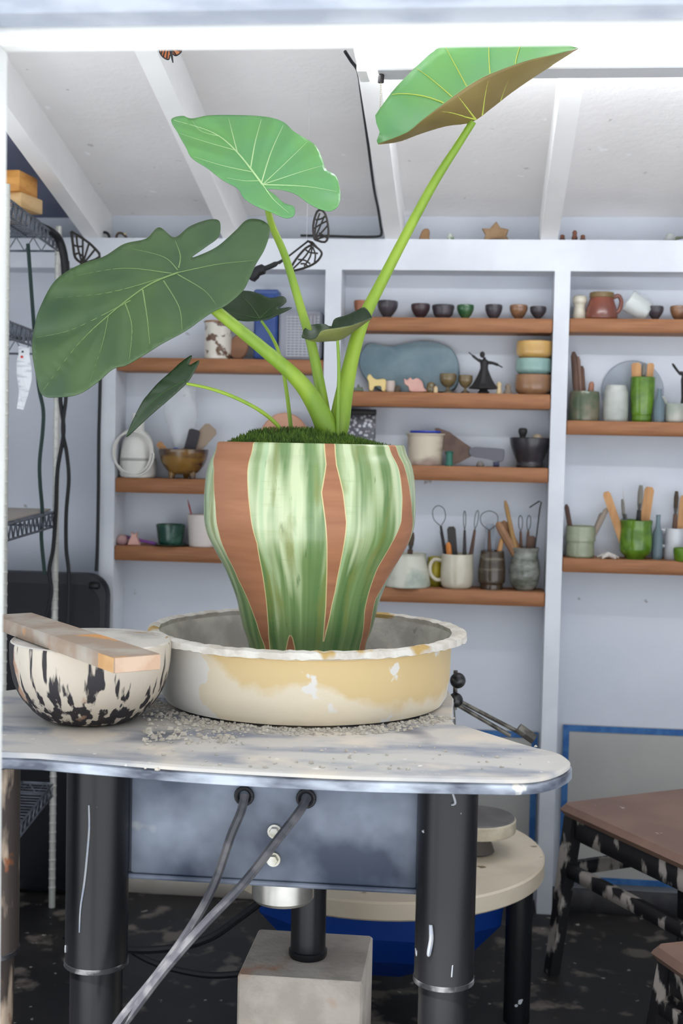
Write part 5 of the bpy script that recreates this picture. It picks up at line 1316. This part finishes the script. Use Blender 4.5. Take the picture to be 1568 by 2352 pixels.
# shelf a2
b, s = base('a2', 316, 3.545)
t = thing('white_kettle', 'white plastic kettle with its cord coiled over it on the left shelf', 'kettle', b)
MB().lathe(smooth_prof([(36 * s, 0), (40 * s, 6 * s), (40 * s, 40 * s), (34 * s, 80 * s), (22 * s, 100 * s), (14 * s, 106 * s), (14 * s, 140 * s), (10 * s, 144 * s), (1e-5, 145 * s)], 4), 28).build('body', WHT, t)
MB().lathe([(40.5 * s, 38 * s), (41.5 * s, 40 * s), (40 * s, 44 * s)], 28, top=False).build('band', mat('grey_band', (160, 158, 154), .5), t)
q = MB(); cc = []
for k in range(64):
    a_ = k / 63 * 4 * math.pi; rr_ = (43 + 4 * math.sin(a_ * .7)) * s
    cc.append((rr_ * math.cos(a_) , -.046 - .003 * math.sin(a_ * .5), (56 + 52 * math.sin(a_) * (.9 if k < 32 else 1.0)) * s))
q.tube(cc, 2.4 * s, 8).build('coiled_cord', mat('white_cord', (206, 204, 198), .5), t)
G_BOWL = mat('brown_footed_bowl_glaze', (132, 98, 46), .25, c2=(64, 44, 40), scale=9, stretch=(1, 1, 3), coat=.4)
vessel('footed_bowl', 'brown glazed bowl on three small feet holding odds and ends', 'bowl', 'a2', 421, [(24, 10), (34, 16), (48, 34), (55, 56), (56, 66)], G_BOWL, 3, 40, 3.535, None,
       [('foot', (lambda q, s, a_=a_: q.tube([(26 * s * math.cos(a_), 26 * s * math.sin(a_), 15 * s), (28 * s * math.cos(a_), 28 * s * math.sin(a_), 1 * s)], [9 * s, 6 * s], 10)), G_BOWL) for a_ in (math.radians(-150), math.radians(-30), math.radians(90))])
b, s = base('a2', 415, 3.55)
BAG = mat('clear_plastic_bag', (226, 228, 230), .2, alpha=.3, spec=.9, bump=.8, bscale=30)
q = MB().lathe(smooth_prof([(14 * s, 52 * s), (22 * s, 80 * s), (30 * s, 120 * s), (38 * s, 150 * s), (34 * s, 185 * s), (28 * s, 205 * s), (24 * s, 206 * s)], 4), 20, wob=lambda a, j: .10 * math.sin(3 * a + j * .3) + .06 * math.sin(7 * a + j), sy=.6, top=False)
tag(q.build('plastic_bag', BAG, loc=b), 'crumpled clear plastic bag sticking out of the brown footed bowl', 'plastic bag')
tool('flat', 'grey-brown wooden slat leaning right out of the brown footed bowl', 'a2', 408, 30, 486, 118, 34, mat('grey_slat', (150, 132, 116), .8), Y=3.53)
tool('flat', 'dark cloth-wrapped paddle beside the slat in the brown footed bowl', 'a2', 428, 40, 446, 112, 26, mat('dark_cloth', (60, 58, 62), .9), Y=3.52)
tool('flat', 'orange wooden wedge at the left rim of the brown footed bowl', 'a2', 394, 44, 362, 80, 14, WOODT, Y=3.525)
b, s = base('a2', 405, 3.52)
tag(MB().ball((0, 0, 64 * s), 10 * s, 12, sx=1.3, sz=.7).build('glazed_lump', mat('blue_white_glaze', (196, 202, 214), .2, c2=(60, 84, 150), scale=60), loc=b), 'blue and white glazed lump on top of the brown footed bowl', 'lump')
b, s = base('a2', 652, 3.575)
ol = [(58 * s * math.cos(a), 58 * s + 58 * s * math.sin(a)) for a in np.linspace(0, 2 * math.pi, 40, endpoint=False)]
zc_ = P(652, 948, 3.57).z
o = MB().prism([(x, z) for x, z in ol], -.006, .006, .002).build('terracotta_disc', mat('pinkish_terracotta', (192, 146, 122), .7, c2=(180, 132, 108), scale=10), loc=(b.x, 3.57, b.z + .0003))
o.scale = (1.06, 1, (zc_ - b.z) / (116 * s))
tag(o, 'pink terracotta disc leaning on the wall behind the moss', 'disc')
# shelf a3
vessel('green_cup', 'small dark green cup with white flecks standing on its saucer', 'cup', 'a3', 391, [(22, 3), (26, 6), (29, 20), (33, 48)], G_DGREEN, 3, 32, 3.54)
b, s = base('a3', 391, 3.54)
tag(MB().lathe([(1e-6, 0), (26 * s, 0), (39 * s, 4 * s), (40 * s, 5 * s), (38 * s, 5.4 * s), (26 * s, 2.4 * s), (1e-6, 2.4 * s)], 36).build('saucer', G_DGREEN, loc=b), 'dark green saucer under the small green cup', 'saucer')
cup('white_tumbler', 'plain white tumbler holding a red pen behind the planter\'s left side', 'a3', 467, [(30, 0), (33, 5), (35, 40), (37, 72)], mat('white_bisque', (206, 196, 190), .6))
tool('knife', 'red-tipped pen leaning left in the white tumbler', 'a3', 452, 20, 429, 106, 13, mat('red_pen_body', (120, 60, 66), .5), m2=mat('red_pen_tip', (176, 36, 40), .4))
b, s = base('a3', 318, 3.53)
tag(MB().tube([(-34 * s, .012, 18 * s), (0, 0, 12 * s), (42 * s, -.01, 5 * s)], 3.6 * s, 8).build('purple_pen', mat('purple_plastic', (110, 60, 128), .5), loc=b), 'purple pen lying behind the small pink figurines', 'pen')
figure('cat_figurine', 'tiny pink eared figurine left of the small green cup', 'figurine', 'a3', 308, [(-15, 0), (-10, 14), (-6, 22), (-7, 30), (-3, 26), (3, 26), (7, 30), (6, 20), (10, 12), (14, 0)], PINK, .014, 3.52)
peg('shell_lump', 'rounded pink shell-like lump at the left end of the lowest left shelf', 'shell', 'a3', 281, [(10, 0), (14, 6), (12, 16), (6, 22), (1e-3, 23)], mat('pinkish_shell', (176, 142, 136), .7, c2=(140, 106, 110), scale=30), 3.53)

# -------- ledge above the wall plate
def ledge(name, label, cat, px, outline, m, th=.012, Y=3.53): return figure(name, label, cat, 'ledge', px, outline, m, th, Y)
ledge('star_ornament', 'brown ceramic star ornament standing on the top ledge', 'ornament', 1140, [(-30, 0), (-26, 14), (-34, 28), (-16, 28), (-2, 44), (8, 30), (27, 26), (22, 12), (30, 0), (8, 4), (-8, 4)], mat('brown_star_clay', (150, 120, 86), .6, c2=(128, 98, 68), scale=26), .02)
ledge('wood_carving', 'small brown wooden carving on the top ledge left of the star', 'carving', 975, oc([(-11, 0), (-10, 12), (-4, 24), (6, 26), (11, 20), (10, 8), (11, 0)], 3), mat('brown_carving', (142, 106, 70), .6), .016)
peg('tiny_vase', 'tiny white vase with a green sprig on the top ledge', 'vase', 'ledge', 1034, [(7, 0), (9, 5), (5, 13), (4, 17), (1e-3, 17)], mat('white_green_bits', (206, 208, 200), .4, c2=(120, 146, 110), scale=90), 3.53)
for px, h, lab in ((1291, 16, 'smallest of three brown figurines on the ledge, nearest the right rafter'), (1319, 26, 'tallest of three brown figurines on the ledge, in the middle'), (1338, 16, 'short brown figurine on the ledge, right of the tallest one')):
    peg('brown_figurine', lab, 'figurine', 'ledge', px, [(6, 0), (7, h * .3), (4.5, h * .6), (5.5, h * .8), (3, h * .97), (1e-3, h)], mat('brown_fig', (122, 74, 54), .6, c2=(60, 44, 38), scale=50), 3.53)
peg('tiny_glass', 'small cloudy glass ornament on the ledge at the far right', 'ornament', 'ledge', 1538, [(9, 0), (13, 6), (10, 14), (6, 20), (1e-3, 20)], GLASS2, 3.53)
b, s = base('ledge', 1555, 3.53)
tag(MB().tube([(-14 * s, 0, 5 * s), (0, -.002, 9 * s), (16 * s, 0, 12 * s)], [3 * s, 4 * s, 2 * s], 8).build('green_twig', mat('twig_green', (110, 116, 96), .7), loc=(b.x, b.y, b.z - .0)), 'small grey-green twig beside the glass ornament on the ledge', 'twig')
b, s = base('ledge', 240, 3.53)
tag(MB().tube([(11 * s * math.cos(a), 0, 3 * s + 13 * s * math.sin(a)) for a in np.linspace(0, math.pi, 12)], 3.2 * s, 8).build('horseshoe_magnet', BLK, loc=b), 'small black arch-shaped ornament on the ledge beside the left rafter', 'ornament')
b, s = base('ledge', 279, 3.53)
t = thing('bird_ornament', 'small dark bird-like ornament on the ledge next to the black arch', 'ornament', b)
MB().tube(cr([(-13 * s, 0, 2 * s), (-9 * s, 0, 13 * s), (0, 0, 14 * s), (8 * s, 0, 8 * s), (13 * s, 0, 2 * s)], 4), 2.8 * s, 8).build('body', DKC, t)
MB().ball((8 * s, 0, 12 * s), 3.4 * s, 10).build('head', mat('pale_bead', (196, 186, 150), .6), t)

# -------- butterflies
BFM = mat('dark_filigree_metal', (46, 42, 40), .5, .4)
def strokes(mb, lines, Y, r, o):
    for l in lines: mb.tube([P(x, y, Y) - o for x, y in cr(l, 3)], r, 6)
Yb = 2.95
o = P(718, 560, Yb)
t = thing('butterfly_stake', 'dark filigree metal butterfly on a rod in front of the top plate', 'butterfly', o)
q = MB(); strokes(q, [[(722, 550), (719, 520), (728, 486), (742, 485), (751, 505), (754, 538), (746, 556), (722, 550)]], Yb - .01, .0028, o)
strokes(q, [[(722, 548), (726, 515), (734, 490)], [(723, 548), (735, 520), (745, 496)], [(724, 549), (742, 530), (752, 518)], [(724, 551), (740, 545), (753, 540)], [(721, 525), (738, 514), (750, 508)], [(732, 535), (742, 540), (750, 546)], [(725, 505), (736, 503), (746, 498)]], Yb - .01, .0021, o)
q.build('upper_wing', BFM, t)
q = MB(); strokes(q, [[(718, 562), (735, 575), (738, 586), (725, 603), (700, 615), (668, 621), (680, 595), (702, 570), (718, 562)]], Yb - .01, .0028, o)
strokes(q, [[(716, 565), (700, 590), (672, 618)], [(717, 566), (712, 590), (698, 612)], [(718, 567), (724, 585), (722, 602)], [(684, 596), (700, 598), (712, 606)], [(690, 606), (700, 606), (706, 611)], [(702, 574), (712, 580), (730, 582)]], Yb - .01, .0021, o)
q.build('lower_wing', BFM, t)
MB().tube([P(706, 553, Yb) - o, P(716, 558, Yb - .012) - o, P(728, 568, Yb) - o], [.002, .0042, .002], 8).build('body', BFM, t)
MB().tube([P(707, 554, Yb) - o, P(640, 606, Yb) - o], .0022, 8).build('rod', RUBBER, t)
tp = P(704, 552, Yb); MB().tube([tp - o, Vector((tp.x, tp.y, ceil_z(Yb) + .004)) - o], .0003, 5).build('thread', mat('nylon_thread', (200, 200, 202), .5), t)
MB().tube(cr([tuple(P(650, 597, Yb) - o), tuple(P(625, 610, Yb) - o), tuple(P(605, 618, Yb) - o), tuple(P(590, 624, Yb) - o), tuple(P(572, 640, Yb) - o)], 4), [.003] * 3 + [.006] * 5 + [.012] * 5 + [.0145] * 3 + [.006], 12).build('grip', RUBBER, t)
Yb = 3.25; o = P(190, 600, Yb)
t = thing('butterfly_ornament', 'dark filigree butterfly wing peeking above the big left leaf', 'butterfly', o)
q = MB(); strokes(q, [[(164, 532), (168, 565), (173, 592), (190, 606)], [(164, 532), (190, 548), (212, 565), (229, 590), (190, 606)]], Yb, .0036, o)
strokes(q, [[(176, 542), (178, 565), (188, 604)], [(190, 550), (190, 575), (190, 604)], [(204, 560), (198, 580), (191, 604)], [(218, 573), (206, 588), (192, 605)], [(168, 562), (178, 566), (190, 566)], [(172, 585), (180, 582), (192, 590)]], Yb, .0027, o)
q.build('wing', BFM, t)
MB().tube([P(190, 604, Yb) - o, P(176, 622, Yb) - o], .004, 8).build('body', BFM, t)
MB().tube([P(184, 612, Yb) - o, P(168, 640, Yb) - o, P(150, 655, 3.3) - o], .0018, 6).build('stem', BFM, t)
Yb = 2.2; o = P(388, 112, Yb)
t = thing('hanging_butterfly', 'orange and black butterfly ornament hanging at the top under the header', 'butterfly', o)
OR_ = mat('orange_wing', (214, 140, 92), .6, c2=(190, 110, 64), scale=60)
def pw(name, pts, m, off, th=.0015):
    pp_ = [P(x, y, Yb + off) - o for x, y in pts]; n_ = len(pp_)
    MB().add(pp_ + [v + Vector((0, th, 0)) for v in pp_], [tuple(range(n_))[::-1], tuple(range(n_, 2 * n_))] + [(i, (i + 1) % n_, n_ + (i + 1) % n_, n_ + i) for i in range(n_)]).build(name, m, t, smooth=False)
pw('wing', [(362, 96), (388, 92), (390, 128), (386, 136), (374, 131), (366, 120)], OR_, 0)
pw('wing', [(392, 92), (416, 100), (415, 118), (404, 127), (396, 124)], OR_, .012)
q = MB(); strokes(q, [[(362, 100), (367, 121), (375, 132), (387, 137), (390, 126)], [(384, 100), (378, 118), (375, 130)], [(388, 105), (384, 122), (383, 134)], [(372, 100), (372, 115), (370, 125)]], Yb - .001, .0011, o)
strokes(q, [[(416, 104), (416, 119), (404, 128), (396, 124)], [(396, 104), (405, 114), (414, 117)], [(394, 112), (400, 120), (404, 126)]], Yb + .011, .0011, o)
q.build('wing_veins', BLK, t)
MB().tube([P(391, 90, Yb) - o, P(392, 115, Yb) - o, P(397, 144, Yb) - o], [.002, .003, .001], 8).build('body', BLK, t)
MB().tube([P(391, 92, Yb) - o, P(391, 20, Yb) - o, Vector((P(391, 20, Yb).x - o.x, 0, ceil_z(Yb) - o.z))], .0004, 5).build('thread', BLK, t)
